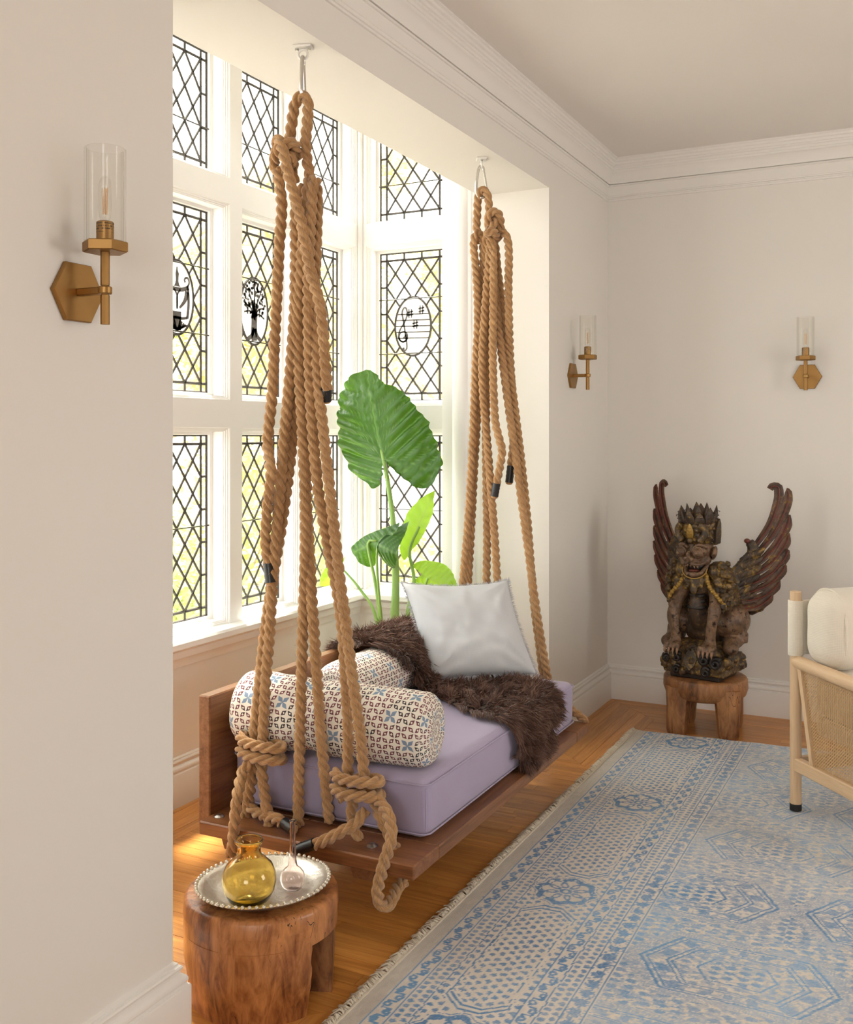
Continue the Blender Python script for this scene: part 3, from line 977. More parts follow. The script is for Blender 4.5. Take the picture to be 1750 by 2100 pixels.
mat_simple('black_tape', (0.012, 0.012, 0.014), 0.32)
ROPE_R = 0.0185
def trefoil(n=27):
    """outline of three laid strands"""
    d, r = 0.545, 0.475
    out = []
    for i in range(n):
        a = 2 * math.pi * i / n; best = 0
        for k in range(3):
            t = a - 2 * math.pi * k / 3
            c = d * math.cos(t); q = r * r - (d * math.sin(t)) ** 2
            if q > 0 and c > -0.2: best = max(best, c + math.sqrt(q))
        out.append(best)
    return out
TREF = trefoil()
def rope_mesh(pts, name='rope', R=ROPE_R, pitch=0.098, phase=0.0, mat='jute'):
    P = spline(pts, 0.0065); fr = frames(P); n = len(TREF)
    vs = np.empty((len(P), n, 3)); lay = np.empty((len(P), n, 3))
    s = 0.0
    for i, p in enumerate(P):
        if i: s += (P[i] - P[i - 1]).length
        t, u, w = fr[i]
        th = phase - 2 * math.pi * s / pitch
        rr = R * (1 + 0.035 * mnoise.noise(Vector((p.x * 30, p.y * 30, p.z * 30))))
        for k in range(n):
            a = 2 * math.pi * k / n + th; q = TREF[k] * rr
            vs[i, k] = p + u * (q * math.cos(a)) + w * (q * math.sin(a))
            lay[i, k] = (math.cos(a), math.sin(a), s)
    m = MB(); m.rings([[Vector(q) for q in r] for r in vs])
    me = m.mesh(name, mat, True, 180)
    at = me.attributes.new('lay', 'FLOAT_VECTOR', 'POINT')
    at.data.foreach_set('vector', lay.reshape(-1).astype(np.float32))
    return me
def fuzz_mesh(pathlist, count, seed):
    """short loose fibres standing off the ropes"""
    r = np.random.default_rng(seed); m = MB()
    allp = []
    for pts in pathlist:
        P = spline(pts, 0.02); allp += [(P[i], (P[min(i + 1, len(P) - 1)] - P[max(i - 1, 0)]).normalized()) for i in range(len(P))]
    for _ in range(count):
        p, t = allp[r.integers(len(allp))]
        d = Vector(r.normal(size=3)); d = (d - t * d.dot(t)).normalized()
        b = p + t * r.uniform(-0.01, 0.01) + d * ROPE_R * 0.95
        e = (d * r.uniform(0.3, 1.0) + t * r.uniform(-1, 1) + Vector(r.normal(size=3)) * 0.3).normalized() * r.uniform(0.006, 0.016)
        mid = b + e * 0.5 + d * 0.002
        sd = e.cross(d).normalized() * 0.00022
        m.add([b + sd, b - sd, mid - sd, mid + sd, b + e], [(0, 1, 2, 3), (3, 2, 4)])
    return m
def coil(cx, cy, z0, z1, a, b, turns, ph=0.0, tilt=0.0):
    n = int(turns * 14)
    return [(cx + a * math.cos(ph + 2 * math.pi * turns * i / n), cy + b * math.sin(ph + 2 * math.pi * turns * i / n), z0 + (z1 - z0) * i / n + tilt * math.cos(ph + 2 * math.pi * turns * i / n)) for i in range(n + 1)]
def tape(parent, a, b, r, L):
    d = (Vector(b) - Vector(a)); P = [Vector(a) + d * (i / 8) for i in range(9)]
    rr = [r * (1 + 0.05 * math.sin(i * 2.7)) for i in range(9)]
    o = MB().tube(P, rr, 14).build('tape_end', 'black_tape', parent, angle=60); o.location = -Vector(L)
    e = MB().tube([Vector(b) - d.normalized() * 0.002, Vector(b) + d.normalized() * 0.006, Vector(b) + d.normalized() * 0.010], [r * 0.9, r * 0.86, r * 0.5], 12).build('frayed_tip', 'jute', parent); e.location = -Vector(L)

NEAR_ROPES = {
    'loop': [(-1.831,2.678,2.371),(-1.826,2.678,2.416),(-1.813,2.668,2.458),(-1.806,2.668,2.503),(-1.797,2.668,2.541),(-1.782,2.668,2.559),(-1.768,2.668,2.563),(-1.753,2.668,2.551),(-1.748,2.668,2.517),(-1.752,2.668,2.462),(-1.76,2.673,2.414),(-1.758,2.678,2.362),(-1.754,2.688,2.318),(-1.757,2.698,2.282),(-1.775,2.698,2.261)],
    'knot': [(-1.807,2.678,2.303),(-1.823,2.688,2.341),(-1.819,2.698,2.374),(-1.793,2.678,2.393),(-1.775,2.638,2.405),(-1.794,2.623,2.407),(-1.826,2.628,2.403),(-1.864,2.658,2.388),(-1.888,2.688,2.364),(-1.879,2.698,2.347),(-1.824,2.668,2.344),(-1.796,2.656,2.373),(-1.814,2.658,2.397)],
    'B': [(-1.921,2.668,0.5),(-1.908,2.668,0.719),(-1.893,2.668,0.875),(-1.876,2.668,1.093),(-1.858,2.668,1.278),(-1.834,2.663,1.494),(-1.814,2.663,1.677),(-1.799,2.668,1.891),(-1.795,2.668,2.074),(-1.795,2.668,2.196),(-1.786,2.668,2.253),(-1.78,2.678,2.277),(-1.777,2.693,2.266),(-1.784,2.698,2.216),(-1.798,2.7,2.079),(-1.814,2.702,1.895),(-1.82,2.702,1.71),(-1.824,2.702,1.556),(-1.84,2.702,1.407),(-1.874,2.702,1.198),(-1.9,2.688,1.027),(-1.921,2.676,0.846),(-1.939,2.672,0.683),(-1.961,2.668,0.494)],
    'M': [(-1.784,2.668,0.284),(-1.782,2.668,0.428),(-1.775,2.668,0.657),(-1.768,2.668,0.886),(-1.759,2.668,1.099),(-1.759,2.668,1.312),(-1.771,2.668,1.555),(-1.782,2.668,1.707),(-1.786,2.668,1.829),(-1.777,2.663,1.95),(-1.761,2.658,2.1),(-1.75,2.658,2.205),(-1.745,2.658,2.265),(-1.743,2.668,2.297),(-1.743,2.688,2.289),(-1.751,2.698,2.213),(-1.766,2.704,2.077),(-1.775,2.704,1.924),(-1.779,2.704,1.771),(-1.779,2.704,1.617),(-1.776,2.702,1.432),(-1.773,2.7,1.279),(-1.757,2.688,1.158),(-1.734,2.668,0.995),(-1.726,2.678,0.812),(-1.711,2.688,0.554),(-1.701,2.718,0.293)],
    'R': [(-1.599,2.658,0.458),(-1.603,2.668,0.603),(-1.612,2.668,0.751),(-1.621,2.668,0.884),(-1.64,2.668,1.016),(-1.67,2.668,1.14),(-1.698,2.668,1.268),(-1.712,2.668,1.343),(-1.732,2.668,1.524),(-1.743,2.668,1.706),(-1.74,2.658,1.856),(-1.74,2.658,2.007),(-1.728,2.648,2.125),(-1.722,2.648,2.215),(-1.719,2.648,2.263),(-1.723,2.668,2.295),(-1.727,2.688,2.266),(-1.729,2.688,2.148),(-1.731,2.683,2.01),(-1.729,2.678,1.888),(-1.716,2.668,1.735),(-1.705,2.668,1.615),(-1.693,2.668,1.524),(-1.671,2.664,1.374),(-1.647,2.66,1.211),(-1.619,2.648,1.056),(-1.588,2.634,0.919),(-1.567,2.638,0.762),(-1.547,2.648,0.601),(-1.539,2.658,0.467)],
    'tailA': [(-1.865,2.668,2.344),(-1.849,2.663,2.277),(-1.84,2.658,2.214),(-1.849,2.658,2.107),(-1.858,2.658,1.954),(-1.867,2.658,1.801),(-1.875,2.658,1.648),(-1.888,2.656,1.525),(-1.89,2.653,1.463),(-1.856,2.623,1.38),(-1.888,2.648,1.263),(-1.901,2.658,1.169),(-1.893,2.663,1.089)],
    'tailS': [(-1.855,2.648,2.412),(-1.832,2.628,2.424),(-1.809,2.613,2.397),(-1.792,2.608,2.349),(-1.78,2.613,2.296),(-1.761,2.618,2.228),(-1.743,2.623,2.16),(-1.726,2.623,2.076),(-1.703,2.623,1.985),(-1.681,2.628,1.91),(-1.674,2.638,1.821),(-1.673,2.648,1.733),(-1.678,2.668,1.644)],
    'lk_down': [(-1.934,2.638,0.499),(-1.943,2.618,0.464),(-1.955,2.608,0.443),(-1.943,2.568,0.388),(-1.943,2.553,0.302),(-1.948,2.55,0.234),(-1.968,2.568,0.199)],
    'lk_down2': [(-1.941,2.648,0.472),(-1.945,2.648,0.425),(-1.967,2.658,0.34),(-1.992,2.668,0.264)],
    'lk_down3': [(-1.913,2.648,0.476),(-1.9,2.638,0.434),(-1.887,2.638,0.36),(-1.872,2.638,0.279)],
    'lk_tail': [(-1.979,2.668,0.398),(-1.977,2.663,0.345),(-1.947,2.656,0.31),(-1.887,2.638,0.309),(-1.827,2.618,0.315),(-1.805,2.613,0.308)],
    'rk_down': [(-1.573,2.648,0.406),(-1.584,2.658,0.357),(-1.581,2.668,0.317),(-1.566,2.668,0.277)],
    'rk_over': [(-1.483,2.638,0.424),(-1.425,2.593,0.408),(-1.399,2.568,0.376),(-1.393,2.55,0.341),(-1.412,2.546,0.277),(-1.431,2.546,0.203),(-1.43,2.558,0.161),(-1.422,2.588,0.142),(-1.429,2.638,0.149),(-1.441,2.688,0.155),(-1.44,2.728,0.157)],
    'rk_in': [(-1.5,2.648,0.418),(-1.47,2.638,0.368),(-1.447,2.648,0.318),(-1.438,2.668,0.274)],
    'rk_tail': [(-1.524,2.638,0.388),(-1.54,2.608,0.355),(-1.567,2.583,0.337),(-1.609,2.568,0.311),(-1.653,2.563,0.286)],
}
FAR_ROPES = {
    'loop': [(-1.806,4.137,2.354),(-1.817,4.125,2.418),(-1.81,4.113,2.479),(-1.807,4.111,2.539),(-1.799,4.11,2.568),(-1.785,4.11,2.583),(-1.769,4.11,2.577),(-1.757,4.11,2.55),(-1.753,4.112,2.505),(-1.754,4.118,2.464),(-1.749,4.129,2.423)],
    'knot': [(-1.775,4.147,2.353),(-1.755,4.115,2.41),(-1.75,4.093,2.444),(-1.734,4.082,2.472),(-1.711,4.092,2.478),(-1.701,4.113,2.456),(-1.708,4.135,2.409),(-1.724,4.146,2.374),(-1.716,4.095,2.382),(-1.719,4.07,2.394),(-1.745,4.065,2.381),(-1.735,4.084,2.407),(-1.72,4.104,2.435),(-1.742,4.133,2.464)],
    'L': [(-1.937,4.187,0.653),(-1.919,4.175,0.744),(-1.898,4.161,0.879),(-1.879,4.156,1.055),(-1.859,4.149,1.274),(-1.844,4.143,1.491),(-1.828,4.133,1.794),(-1.811,4.122,2.008),(-1.813,4.11,2.221),(-1.824,4.107,2.329),(-1.821,4.111,2.381),(-1.81,4.125,2.402),(-1.799,4.135,2.388),(-1.792,4.137,2.331),(-1.794,4.14,2.224),(-1.801,4.146,2.053),(-1.81,4.151,1.881),(-1.822,4.156,1.708),(-1.834,4.161,1.535),(-1.848,4.167,1.361),(-1.862,4.171,1.142),(-1.875,4.174,0.944),(-1.889,4.179,0.768),(-1.903,4.188,0.633)],
    'M': [(-1.802,4.199,0.618),(-1.8,4.193,0.816),(-1.794,4.186,1.056),(-1.794,4.179,1.274),(-1.794,4.173,1.491),(-1.788,4.166,1.708),(-1.779,4.161,1.88),(-1.772,4.156,2.052),(-1.775,4.14,2.223),(-1.776,4.127,2.328),(-1.767,4.116,2.369),(-1.751,4.105,2.378),(-1.744,4.102,2.343),(-1.753,4.1,2.216),(-1.772,4.106,2.026),(-1.786,4.112,1.834),(-1.784,4.122,1.663),(-1.771,4.131,1.491),(-1.757,4.137,1.298),(-1.741,4.143,1.084),(-1.731,4.151,0.88),(-1.724,4.168,0.652)],
    'R': [(-1.494,4.192,0.371),(-1.506,4.182,0.457),(-1.533,4.169,0.626),(-1.562,4.164,0.814),(-1.587,4.158,1.004),(-1.612,4.152,1.195),(-1.637,4.146,1.385),(-1.658,4.141,1.534),(-1.687,4.135,1.747),(-1.708,4.13,1.918),(-1.724,4.124,2.089),(-1.738,4.12,2.239),(-1.744,4.117,2.335),(-1.739,4.126,2.372),(-1.734,4.137,2.337),(-1.724,4.145,2.22),(-1.705,4.156,2.049),(-1.68,4.162,1.834),(-1.659,4.167,1.663),(-1.638,4.173,1.491),(-1.617,4.179,1.299),(-1.598,4.182,1.108),(-1.584,4.186,0.916),(-1.57,4.19,0.746),(-1.55,4.192,0.599),(-1.53,4.192,0.452),(-1.514,4.192,0.369)],
    'tailR': [(-1.728,4.145,2.413),(-1.692,4.135,2.391),(-1.67,4.126,2.351),(-1.662,4.118,2.275),(-1.666,4.122,2.149),(-1.665,4.127,2.001),(-1.681,4.182,1.835),(-1.676,4.198,1.642),(-1.675,4.203,1.491),(-1.684,4.196,1.373)],
    'tailM': [(-1.739,4.116,2.366),(-1.723,4.089,2.254),(-1.723,4.089,2.085),(-1.728,4.095,1.916),(-1.728,4.1,1.746),(-1.721,4.105,1.576),(-1.705,4.113,1.492),(-1.692,4.114,1.438),(-1.704,4.121,1.374),(-1.724,4.129,1.295)],
    'knot_low': [(-1.519,4.192,0.39),(-1.455,4.202,0.352),(-1.395,4.207,0.316),(-1.355,4.202,0.293),(-1.343,4.192,0.28)],
}

def sling(name, label, loc, ropes, coils, tapes, fuzz, seed):
    t = thing(name, label, 'rope', loc, 0, 'rope slings of the swing bed')
    ph = 0.0
    allp = list(ropes.values()) + coils
    for nm, pts in ropes.items():
        ph += 1.1
        o = link('knot' if 'knot' in nm else ('rope_tail' if 'tail' in nm else 'rope'), rope_mesh(pts, 'rope', phase=ph), t)
        o.location = -Vector(loc)
    for pts in coils:
        ph += 1.1
        o = link('knot', rope_mesh(pts, 'knot', phase=ph), t); o.location = -Vector(loc)
    for a, b in tapes: tape(t, a, b, ROPE_R * 0.95, loc)
    o = fuzz_mesh(allp, fuzz, seed).build('loose_fibres', 'jute', t, smooth=False); o.location = -Vector(loc); o['kind'] = 'stuff'
    return t
near_coils = [coil(-1.916, 2.655, 0.545, 0.470, 0.074, 0.043, 1.95, math.pi * 0.93), coil(-1.560, 2.650, 0.487, 0.405, 0.074, 0.045, 1.95, math.pi * 1.05, 0.006)]
sling('rope_sling', 'twisted jute rope sling nearest the amber carafe, knotted at the near end', (-1.77, 2.668, 0.25), NEAR_ROPES, near_coils,
      [((-1.892, 2.66, 1.10), (-1.884, 2.66, 1.040)), ((-1.682, 2.67, 1.65), (-1.694, 2.688, 1.615)), ((-1.800, 2.613, 0.310), (-1.757, 2.600, 0.302)), ((-1.656, 2.561, 0.290), (-1.716, 2.551, 0.262))], 2600, 1)
far_coils = [coil(-1.98, 4.195, 0.50, 0.44, 0.062, 0.022, 1.9, math.pi), coil(-1.53, 4.195, 0.42, 0.36, 0.060, 0.022, 1.9, math.pi), coil(-1.50, 4.13, 0.215, 0.185, 0.055, 0.045, 2.0, 0.5)]
sling('rope_sling', 'twisted jute rope sling behind the pale cushion, hung beside the alcove corner', (-1.787, 4.11, 0.25), FAR_ROPES, far_coils,
      [((-1.723, 4.127, 1.297), (-1.734, 4.127, 1.24)), ((-1.683, 4.195, 1.372), (-1.692, 4.195, 1.299))], 1500, 2)

# ---- ceiling hooks with snap links
mat_simple('white_metal', (0.80, 0.78, 0.74), 0.35, 0.0)
mat_simple('steel', (0.62, 0.60, 0.56), 0.22, 1.0)
def hook(label, x, y, rz):
    t = thing('swing_hook', label, 'hook', (x, y, ZH), rz, 'ceiling hooks of the swing')
    MB().box(-0.030, 0.030, -0.022, 0.022, -0.007, 0.0, bev=0.002).build('plate', 'white_metal', t)
    for s in (-1, 1):
        MB().lathe([(0.006, -0.014), (0.0065, -0.008), (0.0065, -0.006)], 6, (s * 0.020, 0, 0)).build('bolt', 'steel', t)
    MB().tube([(0.015 * math.cos(a), 0, -0.026 + 0.015 * math.sin(a)) for a in [2 * math.pi * i / 24 for i in range(25)]], 0.0045, 8, False).build('eye_ring', 'white_metal', t)
    pts = [(0, 0.000, -0.036)]
    body = spline([(0, 0.010, -0.054), (0, 0.006, -0.039), (0, -0.003, -0.034), (0, -0.012, -0.044), (0, -0.018, -0.075), (0, -0.023, -0.115), (0, -0.021, -0.152), (0, -0.008, -0.172), (0, 0.008, -0.171), (0, 0.021, -0.157), (0, 0.023, -0.140)], 0.004)
    lk = MB().tube(body, 0.0062, 10).build('snap_link', 'steel', t)
    MB().tube([(0, 0.023, -0.140), (0, 0.017, -0.095), (0, 0.010, -0.056)], 0.0050, 8).build('gate', 'steel', lk)
    return t
hook('white plated eye hook with steel snap link above the near rope sling', -1.773, 2.678, math.radians(20))
hook('white plated eye hook with steel snap link above the far rope sling', -1.787, 4.108, math.radians(-62))

# ------------------------------------------------------------------ sheepskin throw
def mat_fur():
    k = NT('brown_fleece')
    at = k.n('Attribute', attribute_name='tone')
    sp = k.n('SeparateColor'); k.put(sp.inputs[0], at.outputs['Color'])
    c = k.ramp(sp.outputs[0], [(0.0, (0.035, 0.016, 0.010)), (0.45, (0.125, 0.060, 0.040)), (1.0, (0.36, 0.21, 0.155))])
    M['brown_fleece'] = k.done(k.bsdf(c, 0.55, spec=0.25, Sheen_Weight=0.25, Sheen_Roughness=0.4))
mat_fur()
mat_simple('hide', (0.10, 0.055, 0.035), 0.9)
# cross-section from behind the back board, over the bolster, along the seat and over the front edge: x, z, near y, far y
FUR = [(-2.150, 0.60, 3.47, 3.90), (-2.120, 0.668, 3.44, 3.93), (-2.070, 0.684, 3.43, 3.95), (-1.99, 0.686, 3.45, 3.97), (-1.915, 0.668, 3.50, 3.98), (-1.862, 0.610, 3.54, 3.98), (-1.842, 0.540, 3.58, 3.98),
       (-1.800, 0.490, 3.58, 3.98), (-1.70, 0.484, 3.55, 3.98), (-1.60, 0.485, 3.47, 3.97), (-1.50, 0.485, 3.40, 3.94), (-1.42, 0.483, 3.38, 3.90), (-1.372, 0.466, 3.40, 3.87), (-1.356, 0.420, 3.42, 3.83), (-1.352, 0.360, 3.44, 3.76), (-1.348, 0.310, 3.48, 3.66)]
def fur_surface(NU=48, NV=34):
    P = [Vector((a, 0, b)) for a, b, c, d in FUR]
    k = np.linspace(0, len(FUR) - 1, NU)
    X = np.interp(k, range(len(FUR)), [f[0] for f in FUR]); Z = np.interp(k, range(len(FUR)), [f[1] for f in FUR])
    Y0 = np.interp(k, range(len(FUR)), [f[2] for f in FUR]); Y1 = np.interp(k, range(len(FUR)), [f[3] for f in FUR])
    for _ in range(2):
        X[1:-1] = (X[:-2] + 2 * X[1:-1] + X[2:]) / 4; Z[1:-1] = (Z[:-2] + 2 * Z[1:-1] + Z[2:]) / 4
    G = np.zeros((NU, NV, 3))
    for i in range(NU):
        for j in range(NV):
            t = j / (NV - 1)
            w = 0.018 * mnoise.noise(Vector((i * 0.21, 3.1, j and 1.0 or 0.0)))
            y = Y0[i] + (Y1[i] - Y0[i]) * t + w
            G[i, j] = (X[i], y, Z[i] + 0.006 * mnoise.noise(Vector((X[i] * 9, y * 9, 2.0))))
    return G
FG = fur_surface()
fur = thing('sheepskin_throw', 'long-haired dark brown sheepskin draped over the back bolster and seat', 'throw', (-1.65, 3.7, 0.47))
NU, NV = FG.shape[:2]
m = MB()
du = np.gradient(FG, axis=0); dv = np.gradient(FG, axis=1)
FN = np.cross(du, dv); FN /= np.linalg.norm(FN, axis=2, keepdims=True)
if FN[NU // 2, NV // 2, 2] < 0: FN = -FN
top = [tuple(FG[i, j] + FN[i, j] * 0.006) for i in range(NU) for j in range(NV)]
bot = [tuple(FG[i, j]) for i in range(NU) for j in range(NV)]
q = [(i * NV + j, i * NV + j + 1, (i + 1) * NV + j + 1, (i + 1) * NV + j) for i in range(NU - 1) for j in range(NV - 1)]
n0 = NU * NV
rim = [(i * NV, (i + 1) * NV, n0 + (i + 1) * NV, n0 + i * NV) for i in range(NU - 1)] + [(i * NV + NV - 1, n0 + i * NV + NV - 1, n0 + (i + 1) * NV + NV - 1, (i + 1) * NV + NV - 1) for i in range(NU - 1)]
rim += [(j, n0 + j, n0 + j + 1, j + 1) for j in range(NV - 1)] + [((NU - 1) * NV + j, (NU - 1) * NV + j + 1, n0 + (NU - 1) * NV + j + 1, n0 + (NU - 1) * NV + j) for j in range(NV - 1)]
m.add(top + bot, q + [tuple(n0 + a for a in reversed(f)) for f in q] + rim)
m.build('skin', 'hide', fur).location = -Vector(fur.location)
def fleece(count=52000):
    r = np.random.default_rng(21)
    iu = r.uniform(0, NU - 1.001, count); iv = r.uniform(0, NV - 1.001, count)
    # more hair on the rim so that the edge looks shaggy
    e = int(count * 0.16)
    iv[:e] = np.where(r.random(e) < 0.5, r.uniform(0, 0.8, e), NV - 1.001 - r.uniform(0, 0.8, e))
    e2 = int(count * 0.05)
    iu[e:e + e2] = NU - 1.001 - r.uniform(0, 1.2, e2)
    a, b = iu.astype(int), iv.astype(int); fa, fb = (iu - a)[:, None], (iv - b)[:, None]
    def bil(A): return A[a, b] * (1 - fa) * (1 - fb) + A[a + 1, b] * fa * (1 - fb) + A[a, b + 1] * (1 - fa) * fb + A[a + 1, b + 1] * fa * fb
    p = bil(FG); n = bil(FN); tu = bil(du); tu /= np.linalg.norm(tu, axis=1, keepdims=True); tv = bil(dv); tv /= np.linalg.norm(tv, axis=1, keepdims=True)
    # clumps: every hair leans toward the nearest of some tuft centres
    nc = 800
    cu, cv = r.uniform(0, NU - 1.001, nc), r.uniform(0, NV - 1.001, nc)
    ca = np.stack([cu * 1.0, cv * 1.0], 1)
    pts = np.stack([iu, iv], 1)
    near = np.empty(count, dtype=int)
    for s in range(0, count, 4000):
        d = ((pts[s:s + 4000, None, :] - ca[None]) ** 2).sum(2); near[s:s + 4000] = d.argmin(1)
    ci, cj = cu.astype(int), cv.astype(int)
    cp = FG[ci, cj] * 1.0 + (FG[np.minimum(ci + 1, NU - 1), cj] - FG[ci, cj]) * (cu - ci)[:, None] + (FG[ci, np.minimum(cj + 1, NV - 1)] - FG[ci, cj]) * (cv - cj)[:, None]
    cdir = r.normal(size=(nc, 2)) * 0.55
    ct = r.uniform(-0.16, 0.16, nc)
    L = r.uniform(0.042, 0.074, count)
    side = np.where(iv < NV / 2, -1.0, 1.0) * np.clip(np.abs(iv / (NV - 1) - 0.5) * 2 - 0.55, 0, 1) * 1.6
    flow = n * 0.62 + tu * (0.60 + cdir[near, :1]) + tv * (cdir[near, 1:] * 0.8 + side[:, None])
    flow += r.normal(size=(count, 3)) * 0.16
    flow[:, 2] -= 0.12
    flow /= np.linalg.norm(flow, axis=1, keepdims=True)
    d2 = flow - n * 0.25; d2[:, 2] -= 0.30; d2 /= np.linalg.norm(d2, axis=1, keepdims=True)
    pull = (cp[near] - p) * 0.52
    p0 = p + n * 0.003; p1 = p0 + flow * (L * 0.5)[:, None] + pull * 0.4; p2 = p1 + d2 * (L * 0.5)[:, None] + pull * 0.6
    sd = np.cross(flow, r.normal(size=(count, 3))); sd /= np.linalg.norm(sd, axis=1, keepdims=True)
    w = r.uniform(0.0011, 0.0022, count)[:, None]
    V = np.empty((count, 5, 3)); V[:, 0] = p0 + sd * w; V[:, 1] = p0 - sd * w; V[:, 2] = p1 - sd * w * 0.9; V[:, 3] = p1 + sd * w * 0.9; V[:, 4] = p2
    # keep the fleece outside the cushion surfaces below it
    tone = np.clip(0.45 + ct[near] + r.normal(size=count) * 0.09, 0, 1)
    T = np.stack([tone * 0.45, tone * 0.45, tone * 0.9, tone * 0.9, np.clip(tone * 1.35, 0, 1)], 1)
    base = (np.arange(count) * 5)[:, None]
    me = bpy.data.meshes.new('fleece')
    me.vertices.add(count * 5); me.vertices.foreach_set('co', V.reshape(-1).astype(np.float32))
    lv = np.concatenate([base + np.array([0, 1, 2, 3]), base + np.array([3, 2, 4])], 1).ravel().astype(np.int32)
    me.loops.add(len(lv)); me.loops.foreach_set('vertex_index', lv)
    tot = np.tile([4, 3], count).astype(np.int32); st = np.concatenate([[0], np.cumsum(tot)[:-1]]).astype(np.int32)
    me.polygons.add(count * 2); me.polygons.foreach_set('loop_start', st); me.polygons.foreach_set('loop_total', tot)
    me.update(calc_edges=True)
    ca_ = me.color_attributes.new('tone', 'FLOAT_COLOR', 'POINT')
    colr = np.ones((count * 5, 4), dtype=np.float32); colr[:, :3] = T.reshape(-1, 1)
    ca_.data.foreach_set('color', colr.ravel())
    me.materials.append(M['brown_fleece']); me.shade_smooth()
    return me
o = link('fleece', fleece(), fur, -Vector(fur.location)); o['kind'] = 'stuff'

# ------------------------------------------------------------------ pale cushion with frayed edge
CB = [Vector((-1.845, 3.675, 0.515)), Vector((-1.480, 3.985, 0.515)), Vector((-1.648, 4.075, 0.884)), Vector((-2.018, 3.80, 0.885))]   # BL, BR, TR, TL
cu = thing('fringed_cushion', 'pale grey linen cushion with frayed fringe leaning above the sheepskin', 'cushion', tuple((CB[0] + CB[1]) / 2))
def cushion():
    N = 40
    ctr = sum(CB, Vector()) / 4
    nrm = (CB[1] - CB[0]).cross(CB[3] - CB[0]).normalized()
    if nrm.y > 0: nrm = -nrm
    front = []; back = []
    for i in range(N + 1):
        for j in range(N + 1):
            u, v = i / N, j / N
            a, b = 2 * u - 1, 2 * v - 1
            # sides drawn in between the corners
            pu = a * (1 - 0.085 * (1 - b * b) * abs(a)); pv = b * (1 - (0.115 if b > 0 else 0.05) * (1 - a * a) * abs(b))
            uu, vv = (pu + 1) / 2, (pv + 1) / 2
            p = CB[0] * (1 - uu) * (1 - vv) + CB[1] * uu * (1 - vv) + CB[2] * uu * vv + CB[3] * (1 - uu) * vv
            f = max(0.0, (1 - abs(a) ** 2.6) * (1 - abs(b) ** 2.6)) ** 0.55
            w = mnoise.noise(Vector((a * 2.2, b * 2.2, 7.0))) * 0.011 + mnoise.noise(Vector((a * 5 + b * 2, b * 4 - a * 2, 3.0))) * 0.007
            # creases running out of the corners
            cr = 0.0
            for sx in (-1, 1):
                for sy in (-1, 1):
                    dx_, dy_ = 1 - sx * a, 1 - sy * b; d = math.hypot(dx_, dy_)
                    cr += 0.0095 * math.exp(-(d / 0.80) ** 2) * math.sin(math.atan2(dy_, dx_) * 13 + sx)
            T_ = 0.094 * f
            front.append(p + nrm * (T_ + (w + cr) * f)); back.append(p - nrm * (T_ * 0.95 + w * f))
    m = MB(); W_ = N + 1; n0 = W_ * W_
    q = [(i * W_ + j, (i + 1) * W_ + j, (i + 1) * W_ + j + 1, i * W_ + j + 1) for i in range(N) for j in range(N)]
    m.add(front + back, q + [tuple(n0 + k for k in reversed(f)) for f in q])
    o = m.build('cover', 'pale_linen', cu, angle=180); o.location = -Vector(cu.location)
    # weld the rim
    bm = bmesh.new(); bm.from_mesh(o.data); bmesh.ops.remove_doubles(bm, verts=bm.verts, dist=0.0004); bmesh.ops.recalc_face_normals(bm, faces=bm.faces); bm.to_mesh(o.data); bm.free(); o.data.shade_smooth()
    r = random.Random(4); m = MB()
    B = [front[i * W_] for i in range(W_)], [front[i * W_ + N] for i in range(W_)], [front[j] for j in range(W_)], [front[N * W_ + j] for j in range(W_)]
    for line in B:
        for _ in range(330):
            t = r.random() * (N - 0.01); k = int(t); p = line[k].lerp(line[k + 1], t - k)
            out = (p - ctr); out = (out - nrm * out.dot(nrm)).normalized()
            L = r.uniform(0.012, 0.024)
            d = (out + Vector((r.gauss(0, 0.35), r.gauss(0, 0.35), r.gauss(0, 0.35)))).normalized() * L
            mid = p + d * 0.55; tip = p + d + Vector((0, 0, -0.3 * L)) + nrm * r.uniform(-0.004, 0.004)
            s = d.cross(nrm).normalized() * 0.0008
            m.add([p + s, p - s, mid - s, mid + s, tip], [(0, 1, 2, 3), (3, 2, 4)])
    o = m.build('fringe', 'fringe_grey', cu, smooth=False); o.location = -Vector(cu.location); o['kind'] = 'stuff'
mat_simple('fringe_grey', (0.50, 0.51, 0.54), 0.9)
cushion()

# ------------------------------------------------------------------ elephant-ear plant in the bay
def mat_leaf(name, dark, light, vein, trans, tw):
    k = NT(name)
    at = k.n('Attribute', attribute_name='vein'); sp = k.n('SeparateColor'); k.put(sp.inputs[0], at.outputs['Color'])
    n = k.noise(k.coord('Object'), 14, 3)
    c = k.mix(n, dark, light)
    c = k.mix(k.math('MULTIPLY', sp.outputs[0], 0.8), c, vein)
    g = k.bsdf(c, 0.26, spec=0.5, normal=k.bump(k.noise(k.coord('Object'), 26, 3), 0.45, 0.012))
    t = k.n('BsdfTranslucent')
    k.put(t.inputs[0], k.mix(k.math('MULTIPLY', sp.outputs[0], 0.55), rgba(trans), tuple(x * 0.45 for x in trans)))
    mx = k.n('MixShader'); mx.inputs[0].default_value = tw
    k.put(mx.inputs[1], g.outputs[0]); k.put(mx.inputs[2], t.outputs[0])
    M[name] = k.done(mx)
mat_leaf('leaf_green', (0.012, 0.060, 0.012), (0.026, 0.105, 0.018), (0.16, 0.34, 0.08), (0.24, 0.56, 0.015), 0.15)
mat_leaf('leaf_lime', (0.16, 0.36, 0.03), (0.26, 0.48, 0.05), (0.36, 0.55, 0.12), (0.55, 0.88, 0.06), 0.40)
